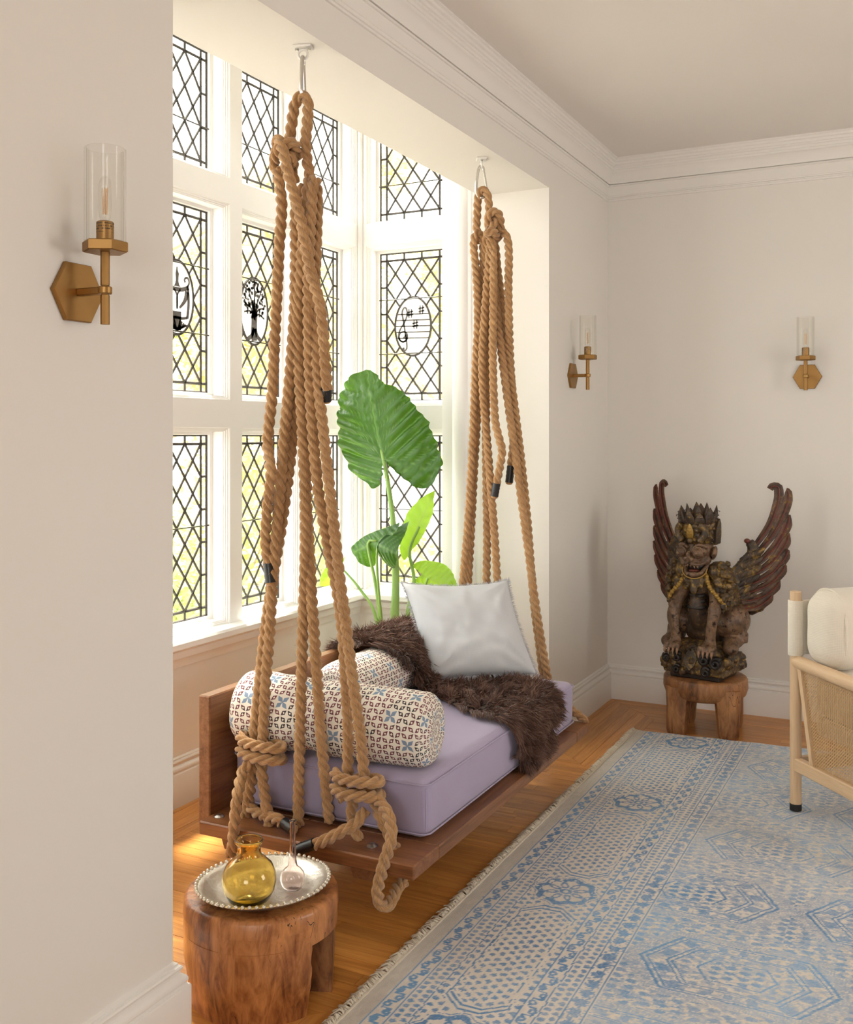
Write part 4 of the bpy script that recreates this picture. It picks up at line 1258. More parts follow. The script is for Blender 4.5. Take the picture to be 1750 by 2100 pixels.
k = NT('leaf_stalk'); M['leaf_stalk'] = k.done(k.bsdf(k.mix(k.noise(k.coord('Object'), 8), (0.22, 0.42, 0.08), (0.38, 0.60, 0.18)), 0.35, spec=0.5, Subsurface_Weight=0.2, Subsurface_Radius=(0.01, 0.02, 0.004)))
mat_simple('glazed_pot', (0.70, 0.66, 0.60), 0.35)
mat_simple('soil', (0.05, 0.035, 0.025), 0.95)
plant = thing('elephant_ear_plant', 'tall elephant-ear plant with huge glossy leaves standing in the window bay', 'plant', (-2.36, 4.34, 0))
PLo = Vector(plant.location)
MB().lathe([(0.10, 0.0), (0.13, 0.02), (0.155, 0.20), (0.165, 0.36), (0.172, 0.37), (0.172, 0.40), (0.155, 0.40), (0.150, 0.35)], 32, cap1=False).build('pot', 'glazed_pot', plant)
MB().lathe([(0.152, 0.345), (0.08, 0.36), (0.001, 0.362)], 24).build('soil', 'soil', plant)
def leaf(name_mat, outline, attach, tip, y0, tilt=0.0, cup=0.03, wav=0.012, nl=7, lean=(0, 0), flip=1):
    """outline in the x-z plane; the blade is cupped and quilted between its veins"""
    A = Vector((attach[0], attach[1])); T = Vector((tip[0], tip[1])); ax = (T - A); Lm = ax.length; ax = ax / Lm; pe = Vector((ax.y, -ax.x))
    pts = spline([(a, 0, b) for a, b in outline + [outline[0]]], 0.008)
    O = [Vector((p.x, p.z)) for p in pts]
    R = 16; n = len(O)
    lat = []
    vs = []; vein = []
    def vein_w(q):
        d = q - A; s, t = d.dot(ax), d.dot(pe)
        v = max(0.0, 1 - abs(t) / (0.006 + 0.004 * (1 - s / Lm)))        # midrib
        quilt = 0.0
        # laterals leave the midrib at about 55 degrees
        for sg in (-1, 1):
            if t * sg >= 0:
                b = s - abs(t) * 0.50 - 0.20 * abs(t) ** 2
                ph = (b / Lm) * nl + 0.35
                fr = abs(ph - round(ph)) / nl * Lm
                v = max(v, 0.9 * max(0.0, 1 - fr / 0.0042))
                quilt = math.sin(math.pi * (ph - math.floor(ph)))
        return v, quilt, s, t
    for i in range(n):
        for k in range(R + 1):
            f = (k / R) ** 0.9
            q = A.lerp(O[i], f)
            v, ql, s, t = vein_w(q)
            yy = cup * ((t / (0.5 * Lm)) ** 2 + 0.6 * ((s - 0.4 * Lm) / Lm) ** 2) * flip - wav * ql * (0.4 + f) * 0.5 - wav * 1.1 * f ** 3 * mnoise.noise(Vector((q.x * 13, q.y * 13, 4.0)))
            vs.append((q.x, y0 + yy + tilt * s + lean[0] * t, q.y)); vein.append(v)
    fs = []
    W_ = R + 1
    for i in range(n):
        j = (i + 1) % n
        for k in range(R):
            fs.append((i * W_ + k, i * W_ + k + 1, j * W_ + k + 1, j * W_ + k))
    m = MB(); m.add(vs, fs)
    me = bpy.data.meshes.new('leaf'); me.from_pydata(vs, [], fs); me.materials.append(M[name_mat])
    bm = bmesh.new(); bm.from_mesh(me)
    lay = bm.verts.layers.float_color.new('vein')
    bm.verts.ensure_lookup_table()
    for v_, w_ in zip(bm.verts, vein): v_[lay] = (w_, w_, w_, 1)
    bmesh.ops.remove_doubles(bm, verts=bm.verts, dist=0.0003); bmesh.ops.recalc_face_normals(bm, faces=bm.faces)
    bm.to_mesh(me); bm.free(); me.shade_smooth()
    o = link('leaf', me, plant, -PLo)
    # raised midrib
    return o
L1 = [(-2.542, 1.835), (-2.492, 1.821), (-2.429, 1.765), (-2.383, 1.747), (-2.302, 1.691), (-2.249, 1.627), (-2.202, 1.565), (-2.17, 1.502), (-2.15, 1.444), (-2.126, 1.398), (-2.129, 1.347), (-2.155, 1.293), (-2.191, 1.257), (-2.236, 1.252), (-2.281, 1.279), (-2.323, 1.32), (-2.369, 1.36), (-2.418, 1.386), (-2.421, 1.336), (-2.432, 1.276), (-2.464, 1.246), (-2.5, 1.265), (-2.547, 1.285), (-2.598, 1.309), (-2.637, 1.349), (-2.666, 1.405), (-2.711, 1.454), (-2.729, 1.515), (-2.726, 1.576), (-2.734, 1.618), (-2.717, 1.657), (-2.723, 1.698), (-2.688, 1.734), (-2.654, 1.782), (-2.598, 1.817)]
L1 = [(max(a, -2.715), b) for a, b in L1]
leaf('leaf_green', L1, (-2.420, 1.388), (-2.542, 1.835), 4.36, 0.10, 0.05, 0.034, 8)
leaf('leaf_lime', [(-2.203, 1.239), (-2.251, 1.212), (-2.296, 1.177), (-2.345, 1.121), (-2.364, 1.049), (-2.372, 0.976), (-2.361, 0.917), (-2.339, 0.895), (-2.302, 0.944), (-2.264, 0.989), (-2.227, 1.066), (-2.206, 1.137)], (-2.325, 0.945), (-2.205, 1.235), 4.44, 0.15, 0.03, 0.010, 6)
leaf('leaf_green', [(-2.576, 0.955), (-2.532, 0.99), (-2.47, 1.026), (-2.402, 1.052), (-2.322, 1.079), (-2.291, 1.094), (-2.301, 1.052), (-2.349, 1.008), (-2.402, 0.973), (-2.429, 0.929), (-2.451, 0.881), (-2.489, 0.86), (-2.532, 0.877), (-2.554, 0.918)], (-2.405, 1.00), (-2.56, 0.93), 4.27, 0.2, 0.05, 0.010, 5)
leaf('leaf_green', [(-2.291, 1.091), (-2.27, 1.041), (-2.275, 0.972), (-2.291, 0.913), (-2.333, 0.869), (-2.375, 0.872), (-2.397, 0.931), (-2.381, 0.99), (-2.336, 1.05)], (-2.395, 0.99), (-2.285, 0.95), 4.25, -0.1, 0.03, 0.008, 5)
leaf('leaf_lime', [(-2.302, 0.866), (-2.275, 0.889), (-2.217, 0.897), (-2.143, 0.887), (-2.091, 0.857), (-2.06, 0.817), (-2.04, 0.753), (-2.125, 0.740), (-2.217, 0.745), (-2.302, 0.787), (-2.248, 0.829)], (-2.205, 0.815), (-2.04, 0.77), 4.42, 0.0, 0.03, 0.010, 5)
leaf('leaf_lime', [(-2.601, 0.915), (-2.623, 0.854), (-2.674, 0.776), (-2.731, 0.756), (-2.750, 0.766), (-2.745, 0.81), (-2.714, 0.849), (-2.651, 0.864)], (-2.63, 0.86), (-2.745, 0.765), 4.30, 0.0, 0.03, 0.008, 5)
for pts, r0, r1 in (([(-2.350, 4.34, 0.35), (-2.350, 4.35, 0.63), (-2.356, 4.37, 0.83), (-2.374, 4.38, 1.063), (-2.400, 4.38, 1.25), (-2.420, 4.365, 1.388), (-2.438, 4.372, 1.44)], 0.026, 0.009),
                    ([(-2.385, 4.30, 0.35), (-2.401, 4.29, 0.65), (-2.426, 4.28, 0.826), (-2.455, 4.27, 0.985), (-2.405, 4.275, 1.00)], 0.013, 0.006),
                    ([(-2.32, 4.36, 0.35), (-2.297, 4.39, 0.658), (-2.282, 4.42, 0.80), (-2.315, 4.44, 0.94), (-2.27, 4.455, 1.06)], 0.015, 0.006),
                    ([(-2.30, 4.37, 0.35), (-2.262, 4.39, 0.649), (-2.225, 4.41, 0.76), (-2.205, 4.415, 0.815)], 0.011, 0.006),
                    ([(-2.40, 4.33, 0.35), (-2.447, 4.33, 0.63), (-2.524, 4.32, 0.749), (-2.60, 4.31, 0.83), (-2.63, 4.30, 0.86)], 0.011, 0.005),
                    ([(-2.37, 4.31, 0.35), (-2.395, 4.28, 0.7), (-2.40, 4.26, 0.9), (-2.392, 4.255, 0.99)], 0.010, 0.005)):
    P = spline(pts, 0.02); n_ = len(P)
    MB().tube(P, [r0 + (r1 - r0) * (i / (n_ - 1)) for i in range(n_)], 10).build('stalk', 'leaf_stalk', plant, angle=180).location = -PLo

# ------------------------------------------------------------------ wall sconces
def mat_brass():
    k = NT('aged_brass')
    n = k.noise(k.coord('Object', (1, 1, 0.15)), 220, 3)
    n2 = k.noise(k.coord('Object'), 18, 3)
    c = k.mix(n2, (0.30, 0.165, 0.055), (0.40, 0.235, 0.085))
    M['aged_brass'] = k.done(k.bsdf(c, k.math('ADD', k.math('MULTIPLY', n, 0.15), 0.33), 1.0, normal=k.bump(n, 0.05, 0.001)))
mat_brass()
def mat_glass(name, col, rough=0.0, ior=1.45):
    k = NT(name)
    M[name] = k.done(k.bsdf(col, rough, 0.0, spec=0.5, Transmission_Weight=1.0, IOR=ior))
def mat_thin_glass(name, tint, edge):
    k = NT(name)
    lw = k.n('LayerWeight'); lw.inputs[0].default_value = 0.5
    t = k.n('BsdfTransparent'); k.put(t.inputs[0], k.mix(k.math('POWER', lw.outputs['Facing'], 5.0), tint, edge))
    g = k.n('BsdfGlossy'); g.inputs['Roughness'].default_value = 0.03
    mx = k.n('MixShader'); k.put(mx.inputs[0], k.math('ADD', 0.025, k.math('MULTIPLY', k.math('POWER', lw.outputs['Facing'], 4.0), 0.40))); k.put(mx.inputs[1], t.outputs[0]); k.put(mx.inputs[2], g.outputs[0])
    M[name] = k.done(mx)
mat_thin_glass('clear_glass', (0.985, 0.985, 0.975), (0.80, 0.80, 0.76))
mat_thin_glass('bulb_glass', (0.98, 0.975, 0.96), (0.9, 0.88, 0.84))
mat_simple('filament', (0.75, 0.42, 0.16), 0.5)
mat_simple('print_ink', (0.02, 0.016, 0.01), 0.7)
def hexa(R, rot=0.0): return [(R * math.cos(rot + math.pi / 3 * i), R * math.sin(rot + math.pi / 3 * i)) for i in range(6)]
def sconce():
    t = thing('wall_sconce', 's', 'sconce')
    m = MB()
    for pr, d0, d1 in ((0.0735, 0.0, 0.010),):
        rs = [[(d, a, b) for a, b in hexa(pr - i_)] for d, i_ in ((0.0, 0.0), (0.009, 0.0), (0.0115, 0.0025))]
        m.rings(rs)
    m.build('backplate', 'aged_brass', t, angle=20)
    m = MB().box(0.010, 0.084, -0.009, 0.009, -0.008, 0.008, bev=0.002); m.build('arm', 'aged_brass', t, angle=25)
    D = 0.086
    st = MB().lathe([(0.0098, -0.074), (0.0098, -0.011), (0.008, -0.010), (0.008, 0.010), (0.0098, 0.011), (0.0098, 0.086)], 8, (D, 0, 0)).build('stem', 'aged_brass', t, angle=20)
    MB().lathe([(0.0135, -0.008), (0.0150, -0.006), (0.0150, 0.006), (0.0135, 0.008)], 20, (D, 0, 0)).build('collar', 'aged_brass', st)
    m = MB(); m.rings([[(D + a, b, z) for a, b in hexa(r, math.pi / 6)] for r, z in ((0.045, 0.082), (0.049, 0.084), (0.049, 0.103), (0.047, 0.105))])
    cup = m.build('cup', 'aged_brass', t, angle=20)
    # fluted glass: eight shallow lobes, 3 mm wall
    def ring(R, z): return [(D + R * (1 + 0.045 * abs(math.cos(4 * a))) * math.cos(a), R * (1 + 0.045 * abs(math.cos(4 * a))) * math.sin(a), z) for a in [2 * math.pi * i / 64 for i in range(64)]]
    rs = [ring(0.0420, 0.1055), ring(0.0420, 0.306), ring(0.0413, 0.3075), ring(0.0380, 0.3075), ring(0.0375, 0.306), ring(0.0375, 0.1055)]
    m = MB(); m.rings(rs + [rs[0]], False, False); m.build('glass_shade', 'clear_glass', t, angle=40)
    so = MB().lathe([(0.0185, 0.105), (0.0185, 0.147), (0.016, 0.149), (0.012, 0.150)], 24, (D, 0, 0)).build('socket', 'aged_brass', t)
    m = MB(); r = random.Random(8)
    for row, z in enumerate((0.142, 0.136, 0.130, 0.124)):
        a = 0.0
        while a < 6.2:
            w = r.uniform(0.04, 0.12)
            if r.random() < 0.62:
                p = [(D + 0.0187 * math.cos(q), 0.0187 * math.sin(q)) for q in (a, a + w)]
                h = 0.0026 if row < 3 else 0.0012
                m.add([(p[0][0], p[0][1], z), (p[1][0], p[1][1], z), (p[1][0], p[1][1], z + h), (p[0][0], p[0][1], z + h)], [(0, 1, 2, 3)])
            a += w + 0.04
    m.build('printed_marks', 'print_ink', so, smooth=False)
    bu = MB().lathe([(0.009, 0.149), (0.0125, 0.160), (0.0135, 0.175), (0.0135, 0.225), (0.0115, 0.238), (0.006, 0.246), (0.0005, 0.248)], 20, (D, 0, 0)).build('bulb', 'bulb_glass', t)
    m = MB()
    for q in (0.4, 2.0, 3.6, 5.2):
        m.tube([(D + 0.004 * math.cos(q), 0.004 * math.sin(q), 0.165), (D + 0.0055 * math.cos(q), 0.0055 * math.sin(q), 0.222)], 0.0009, 6)
    m.build('filament', 'filament', bu)
    return t
sc0 = sconce()
for i, (x, y, rz, lab) in enumerate(((XL, 1.665, 0.0, 'brass wall sconce with fluted glass, large on the wall before the alcove'), (XL, 5.085, 0.0, 'brass wall sconce with fluted glass between the alcove and the corner'), (-0.612, YB, -H90, 'brass wall sconce with fluted glass on the back wall, seen face on'))):
    o = sc0 if i == 0 else dup(sc0)
    o.location = (x, y, 1.818); o.rotation_euler = (0, 0, rz); tag(o, lab, 'sconce', 'brass wall sconces')

# ------------------------------------------------------------------ carved stools
def mat_carved(name, light, mid, dark, rough=0.32):
    k = NT(name)
    v = k.coord('Object', (1, 1, 0.35))
    n1 = k.noise(v, 7, 6, 0.62, 1.4)
    n2 = k.noise(k.coord('Object', (1, 1, 0.25)), 26, 5, 0.6, 2.2)
    f = k.math('ADD', k.math('MULTIPLY', n1, 0.6), k.math('MULTIPLY', n2, 0.4))
    c = k.ramp(f, [(0.38, dark), (0.47, mid), (0.55, light), (0.64, tuple(min(1, x * 1.35) for x in light))])
    vo = k.n('TexVoronoi', feature='DISTANCE_TO_EDGE'); vo.inputs['Scale'].default_value = 9
    mp = k.coord('Object', (1.4, 1.4, 0.30)); nz = k.noise(mp, 3, 4, 0.6, 0, 1)
    mxv = k.n('Mix', data_type='RGBA'); mxv.inputs[0].default_value = 0.45
    k.put(mxv.inputs[6], mp); k.put(mxv.inputs[7], nz); k.put(vo.inputs['Vector'], mxv.outputs[2])
    crack = k.math('LESS_THAN', vo.outputs['Distance'], 0.006)
    c = k.mix(k.math('MULTIPLY', crack, k.math('GREATER_THAN', n1, 0.60)), c, tuple(x * 0.25 for x in dark))
    M[name] = k.done(k.bsdf(c, k.math('ADD', k.math('MULTIPLY', n2, 0.25), rough - 0.1), normal=k.bump(k.math('SUBTRACT', n2, k.math('MULTIPLY', crack, 0.6)), 0.22, 0.008)))
mat_carved('burl_wood', (0.43, 0.175, 0.055), (0.29, 0.10, 0.028), (0.12, 0.036, 0.012), 0.30)
mat_carved('burl_wood_dark', (0.33, 0.15, 0.055), (0.23, 0.095, 0.034), (0.085, 0.034, 0.014), 0.45)
def curved_leg(a0, a1, ri, ro, ro_b, z1, seed, n=26, nz=12, ragged=0.0):
    """part of a hollow trunk between two angles, slightly uneven"""
    m = MB(); rows = []
    for k in range(nz + 1):
        z = z1 * k / nz; f = k / nz
        out = []; inn = []
        for i in range(n + 1):
            a = a0 + (a1 - a0) * i / n
            w = 1 + 0.016 * mnoise.noise(Vector((math.cos(a) * 2 + seed, math.sin(a) * 2, z * 7)))
            e = ragged * mnoise.noise(Vector((seed, z * 30, 0))) if i in (0, n) else 0
            R = (ro_b + (ro - ro_b) * min(1, f * 1.6)) * w
            aa = a + e
            out.append((R * math.cos(aa), R * math.sin(aa), z)); inn.append((ri * math.cos(aa), ri * math.sin(aa), z))
        rows.append(out + inn[::-1])
    m.rings(rows)
    return m
def slab(R, z0, z1, seed, n=64, bev=0.012, under=0.0, flush=False):
    m = MB(); rs = []
    for z, d in ((z0, 0.0 if flush else -under - 0.01), (z0 + 0.02, -under * 0.3), (z0 + 0.045, 0.0), ((z0 + z1) / 2, 0.002), (z1 - bev, 0.0), (z1 - bev * 0.35, -bev * 0.35), (z1, -bev), (z1 + 0.001, -R * 0.45), (z1 + 0.001, -R * 0.8)):
        ring = []
        for i in range(n):
            a = 2 * math.pi * i / n
            w = 1 + 0.012 * mnoise.noise(Vector((math.cos(a) * 1.7 + seed, math.sin(a) * 1.7, 0.3))) + 0.004 * mnoise.noise(Vector((math.cos(a) * 9 + seed, math.sin(a) * 9, z * 40)))
            ring.append(((R + d) * w * math.cos(a), (R + d) * w * math.sin(a), z))
        rs.append(ring)
    m.rings(rs)
    return m
s1 = thing('carved_stool', 'low round stool carved from one trunk, reddish brown, holding the silver tray', 'stool', (-1.64, 2.275, 0), 0, 'carved trunk stools')
slab(0.207, 0.188, 0.279, 2.0, flush=True).build('seat', 'burl_wood', s1, angle=50)
face = math.atan2(-2.275, 1.64)      # toward the camera
R_ = math.radians
curved_leg(face + R_(38), face - R_(140), 0.105, 0.2072, 0.188, 0.195, 3.0, 40, ragged=0.03).build('leg', 'burl_wood', s1, angle=50)
curved_leg(face + R_(76), face + R_(132), 0.100, 0.198, 0.192, 0.20, 9.0, 14).build('leg', 'burl_wood_dark', s1, angle=50)
# split wedge at the foot
a_w = face + R_(37)
s2 = thing('carved_stool', 'four-legged rustic round stool under the winged statue by the back wall', 'stool', (-1.063, 5.325, 0), math.radians(4), 'carved trunk stools')
slab(0.210, 0.172, 0.279, 6.0, under=0.03).build('seat', 'burl_wood_dark', s2, angle=50)
for (lx, ly) in ((-0.122, -0.122), (0.128, -0.118), (0.122, 0.122), (-0.120, 0.120)):
    m = MB(); rs = []
    for z, hw, sh in ((0.0, 0.047, 0.0), (0.02, 0.053, 0.0), (0.08, 0.056, 0.004), (0.14, 0.060, 0.006), (0.20, 0.066, 0.010), (0.24, 0.066, 0.010)):
        ring = []
        for i in range(14):
            a = 2 * math.pi * i / 14
            sq = 1 / max(abs(math.cos(a)), abs(math.sin(a))) ** 0.55
            w = hw * sq * (1 + 0.09 * mnoise.noise(Vector((math.cos(a) * 2 + lx * 40, math.sin(a) * 2 + ly * 40, z * 14))))
            k_ = 1 - sh
            ring.append((lx * k_ * (1.0 - 0.05 * z / 0.2) + w * math.cos(a), ly * k_ * (1.0 - 0.05 * z / 0.2) + w * math.sin(a), z))
        rs.append(ring)
    m.rings(rs); m.build('leg', 'burl_wood_dark', s2, angle=40)

# ------------------------------------------------------------------ tray and vases
def mat_silver():
    k = NT('hammered_silver')
    n = k.noise(k.coord('Object'), 90, 4)
    M['hammered_silver'] = k.done(k.bsdf(k.mix(n, (0.62, 0.58, 0.50), (0.80, 0.77, 0.70)), k.math('ADD', k.math('MULTIPLY', n, 0.25), 0.22), 1.0, normal=k.bump(n, 0.35, 0.003)))
mat_silver()
TZ = 0.2805
tr = thing('tray', 'oval silver tray with beaded rim on the round stool', 'tray', (-1.618, 2.252, TZ), math.radians(58))
MB().lathe([(0.001, 0.0), (0.118, 0.0), (0.138, 0.006), (0.158, 0.020), (0.168, 0.026), (0.176, 0.027), (0.177, 0.029), (0.168, 0.0295), (0.156, 0.025), (0.136, 0.010), (0.116, 0.005), (0.001, 0.0045)], 72, sx=1.02, sy=0.935).build('dish', 'hammered_silver', tr, angle=50)
bead = MB().ball((0, 0, 0), 0.0052, 10, 6).mesh('bead', 'hammered_silver', True, 180)
for i in range(62):
    a = 2 * math.pi * i / 62
    link('bead', bead, tr, (0.1755 * 1.02 * math.cos(a), 0.1755 * 0.935 * math.sin(a), 0.0315))
def mat_vessel(name, col, dens):
    k = NT(name)
    g = k.bsdf(col, 0.0, 0.0, Transmission_Weight=1.0, IOR=1.38)
    M[name] = k.done(g)
mat_vessel('amber_glass', (0.96, 0.80, 0.36), 1); mat_vessel('pink_glass', (0.985, 0.90, 0.885), 1)
def vessel(name, lab, loc, prof_out, wall, mat):
    o_ = prof_out
    inner = [(max(0.0006, r - wall), z) for r, z in o_ if z > o_[0][1] + wall]
    inner = [p for p in inner]
    pr = [(0.0006, o_[0][1])] + o_ + [(o_[-1][0] - wall * 0.5, o_[-1][1] + wall * 0.3)] + inner[::-1] + [(0.0006, o_[0][1] + wall * 1.6)]
    ob = MB().lathe(pr, 48, cap0=False, cap1=False).build(name, mat, None, angle=180)
    ob.location = loc
    return tag(ob, lab, 'vase')
vessel('glass_carafe', 'round amber glass carafe with wide lip on the silver tray', (-1.606, 2.172, TZ + 0.006),
       [(0.030, 0.0), (0.045, 0.002), (0.056, 0.012), (0.067, 0.034), (0.071, 0.056), (0.069, 0.076), (0.060, 0.096), (0.044, 0.112), (0.033, 0.121), (0.030, 0.130), (0.0295, 0.142), (0.032, 0.151), (0.0365, 0.156), (0.0375, 0.160), (0.0355, 0.1635)], 0.0028, 'amber_glass')
vessel('bud_vase', 'small pale pink glass bud vase with long thin neck', (-1.545, 2.283, TZ + 0.006),
       [(0.012, 0.0), (0.022, 0.003), (0.030, 0.014), (0.034, 0.030), (0.031, 0.045), (0.022, 0.056), (0.013, 0.064), (0.0105, 0.080), (0.0085, 0.120), (0.0075, 0.165), (0.0078, 0.182), (0.0085, 0.186)], 0.0022, 'pink_glass')

# ------------------------------------------------------------------ rug
RX, RYF, RY0, RX1 = -1.370, 5.112, 0.55, 1.25      # left edge, far edge, near edge, right edge
def rug_colour(x, y):
    """knot colours; x from the left selvedge, y along it (both in metres)"""
    n = x.shape
    def fbm(sx, sy, seed, oct_=3):
        out = np.zeros(n); amp = 1.0
        r = np.random.default_rng(seed)
        for o_ in range(oct_):
            G = r.random((64, 64)); u, v = x * sx * 2 ** o_, y * sy * 2 ** o_
            i, j = np.floor(u).astype(int), np.floor(v).astype(int); fu, fv = u - i, v - j
            fu, fv = fu * fu * (3 - 2 * fu), fv * fv * (3 - 2 * fv)
            g = lambda a, b: G[a % 64, b % 64]
            out += amp * ((g(i, j) * (1 - fu) + g(i + 1, j) * fu) * (1 - fv) + (g(i, j + 1) * (1 - fu) + g(i + 1, j + 1) * fu) * fv); amp *= 0.5
        return out / (2 - 0.5 ** (oct_ - 1))
    jit = (fbm(160, 160, 1, 2) - 0.5)
    xs, ys = x + 0.004 * (fbm(40, 40, 2, 2) - 0.5) + 0.002 * jit, y + 0.004 * (fbm(40, 40, 3, 2) - 0.5) + 0.002 * jit
    B = np.zeros(n)                                    # amount of blue
    def line(c, w=0.0021): B[np.abs(xs - c) < w] = 1.0
    def band(a, b): return (xs > a) & (xs < b)
    def meander(a, b, p, ph):
        mid, A = (a + b) / 2, (b - a) * 0.30
        t = (ys + ph) / p
        w = np.clip(3.0 * np.sin(2 * np.pi * t), -1, 1)
        d = np.abs(xs - (mid + A * w))
        stp = np.abs(np.sin(2 * np.pi * t)) < 0.30
        k = band(a, b) & ((d < 0.0026) | (stp & (np.abs(xs - mid) < A) & (np.abs((t * 2) % 1.0 - np.where((t * 2) % 1.0 > 0.5, 1, 0)) * p / 2 < 0.004)))
        B[k] = 1.0
        for s in (0, 1):
            tt = (t + 0.25 + 0.5 * s) % 1.0 - 0.5
            cx = mid + (A * 0.55 if s == 0 else -A * 0.55)
            e = ((xs - cx) / 0.012) ** 2 + (tt * p / 0.0135) ** 2
            B[band(a, b) & (e < 1) & (e > 0.12 * (fbm(90, 90, 5, 1) > 0.45))] = 0.9
    def dots(a, b, cols, py):
        w = (b - a) / cols
        for c in range(cols):
            cx = a + w * (c + 0.5); t = (ys / py + 0.5 * c) % 1.0 - 0.5
            e = ((xs - cx) / (w * 0.36)) ** 2 + (t * py / (py * 0.34)) ** 2
            B[e < 1.0 + 0.9 * jit] = 0.75
    # positions of the stripes from the selvedge
    for c in (0.060, 0.112, 0.166, 0.400, 0.450, 0.504, 0.560): line(c)
    meander(0.063, 0.110, 0.074, 0.0); dots(0.114, 0.164, 2, 0.025); meander(0.402, 0.448, 0.080, 0.02); dots(0.452, 0.502, 2, 0.026)
    # main border: lobed rosettes and long cartouches filled with small motifs
    a, b = 0.168, 0.398; mid = (a + b) / 2
    S_ = 0.90; yc = (ys - 3.185 + S_ / 2) % S_ - S_ / 2
    rr = np.hypot(xs - mid, yc); th = np.arctan2(yc, xs - mid)
    inb = band(a, b)
    ros = inb & (rr < 0.112)
    col_i = np.floor((xs - a) / 0.0235); row = (ys / 0.034 + 0.5 * (col_i % 2))
    cx = (xs - a) / 0.0235 - col_i - 0.5; cy = row % 1.0 - 0.5
    e = (np.abs(cx) / 0.40) ** 1.4 + (np.abs(cy) / 0.34) ** 1.4
    mot = inb & ~ros & (e < 1.0 + 1.3 * jit) & ~((np.abs(cx) < 0.07) & (np.abs(cy) > 0.24))
    B[mot] = 0.85
    ycc = (ys - 3.185) % S_ - S_ / 2
    cart = np.maximum(np.abs(xs - mid) / 0.085, (np.abs(ycc) + np.maximum(0, np.abs(xs - mid) - 0.03) * 0.9) / 0.315)
    ed = np.abs(cart - 1.0) * 0.085
    B[inb & (ed < 0.0065)] = 0.0; B[inb & (ed < 0.0040) & (ed > 0.0016)] = 1.0
    B[ros] = 0.0
    lob = 0.098 * (1 + 0.07 * np.cos(8 * th))
    B[ros & (rr < lob) & (rr > lob * 0.76) & (fbm(70, 70, 9, 2) > 0.30)] = 0.95
    B[ros & (np.abs(rr - lob * 1.08) < 0.0018)] = 1.0
    pet = ((rr - 0.047) / 0.024) ** 2 + (((th / (2 * np.pi) * 8) % 1.0 - 0.5) * 2 * np.pi * rr / 8 / 0.0125) ** 2
    B[ros & (pet < 1.0)] = 0.85; B[ros & (pet < 0.22)] = 0.0
    B[ros & (rr < 0.020)] = 0.9; B[ros & (rr < 0.009)] = 0.0
    # floral stripe
    fl = band(0.506, 0.558); t = (ys / 0.052) % 1.0 - 0.5
    q = ((xs - 0.532) / 0.019) ** 2 + (t / 0.38) ** 2
    B[fl & (q < 1 + 2.2 * (fbm(120, 120, 12, 2) - 0.55))] = 0.8
    B[fl & (fbm(150, 150, 13, 1) > 0.66)] = 0.7
    # field: worn hexagons, hatched grounds, rows of small leaves
    f = xs > 0.565
    u = xs - 0.565; P_ = 0.46; k = np.floor((ys + 0.1) / P_); v = (ys + 0.1) % P_ - P_ / 2
    uu = (u + 0.22 * (k % 2)) % 0.62 - 0.31
    hexd = np.maximum(np.abs(v) / 0.150, (np.abs(uu) * 0.80 + np.abs(v) * 0.48) / 0.215)
    for lv, w in ((1.00, 0.0030), (0.93, 0.0018), (0.72, 0.0018), (0.66, 0.0018), (0.40, 0.0022)):
        B[f & (np.abs(hexd - lv) * 0.15 < w)] = 0.95
    seg = (np.arctan2(v, uu) / (2 * np.pi) * 14) % 1.0
    B[f & (hexd > 0.75) & (hexd < 0.90) & (seg > 0.30) & (seg < 0.72)] = 0.75
    lc = (np.abs((uu / 0.040) % 1.0 - 0.5) / 0.36) ** 1.6 + (np.abs((v / 0.030 + 0.5 * (np.floor(uu / 0.040) % 2)) % 1.0 - 0.5) / 0.30) ** 1.6
    B[f & (hexd < 0.64) & (hexd > 0.44) & (lc < 1 + jit)] = 0.7
    B[f & (hexd < 0.34) & (lc < 1.2 + jit)] = 0.9
    hat = f & (hexd > 1.03) & (hexd < 1.22)
    B[hat & (((xs / 0.0085) % 1.0 < 0.42) ^ ((ys / 0.0085) % 1.0 < 0.42))] = 0.55
    rest = f & (hexd >= 1.22)
    l2 = (np.abs((uu / 0.046) % 1.0 - 0.5) / 0.38) ** 1.5 + (np.abs((ys / 0.032 + 0.5 * (np.floor(uu / 0.046) % 2)) % 1.0 - 0.5) / 0.32) ** 1.5
    B[rest & (l2 < 1 + 1.4 * jit)] = 0.75
    B[f & (fbm(95, 140, 17, 2) > 0.60) & (B < 0.1)] = 0.55
    # wear and uneven dye
    wear = np.clip((fbm(3.0, 2.2, 21, 3) - 0.30) * 1.9, 0.30, 1.0)
    knots = 0.75 + 0.5 * fbm(210, 210, 23, 1)
    B = B * np.where(f, 0.62 + 0.45 * wear, 0.75 + 0.35 * wear) * knots * 1.15
    B = np.where(f, np.maximum(B, 0.04 + 0.42 * (fbm(70, 130, 31, 2) > 0.53) * (0.5 + 0.5 * wear)), np.maximum(B, 0.05))
    B[xs < 0.057] = 0.0
    depth = np.clip(0.25 + 0.9 * fbm(5.0, 3.6, 25, 3) - np.where(f, 0.15, 0.0), 0, 1)
    light = np.array([0.27, 0.52, 0.80]); dark = np.array([0.035, 0.155, 0.37])
    blue = light + (dark - light) * depth[..., None]
    ab = 0.90 + 0.2 * fbm(130, 40, 27, 2)
    cream = np.array([0.74, 0.675, 0.59]) * ab[..., None]
    cream = np.where((xs < 0.057)[..., None], np.array([0.58, 0.535, 0.47]) * ab[..., None], cream)
    B = np.clip(B, 0, 1)[..., None]
    return cream * (1 - B) + blue * B
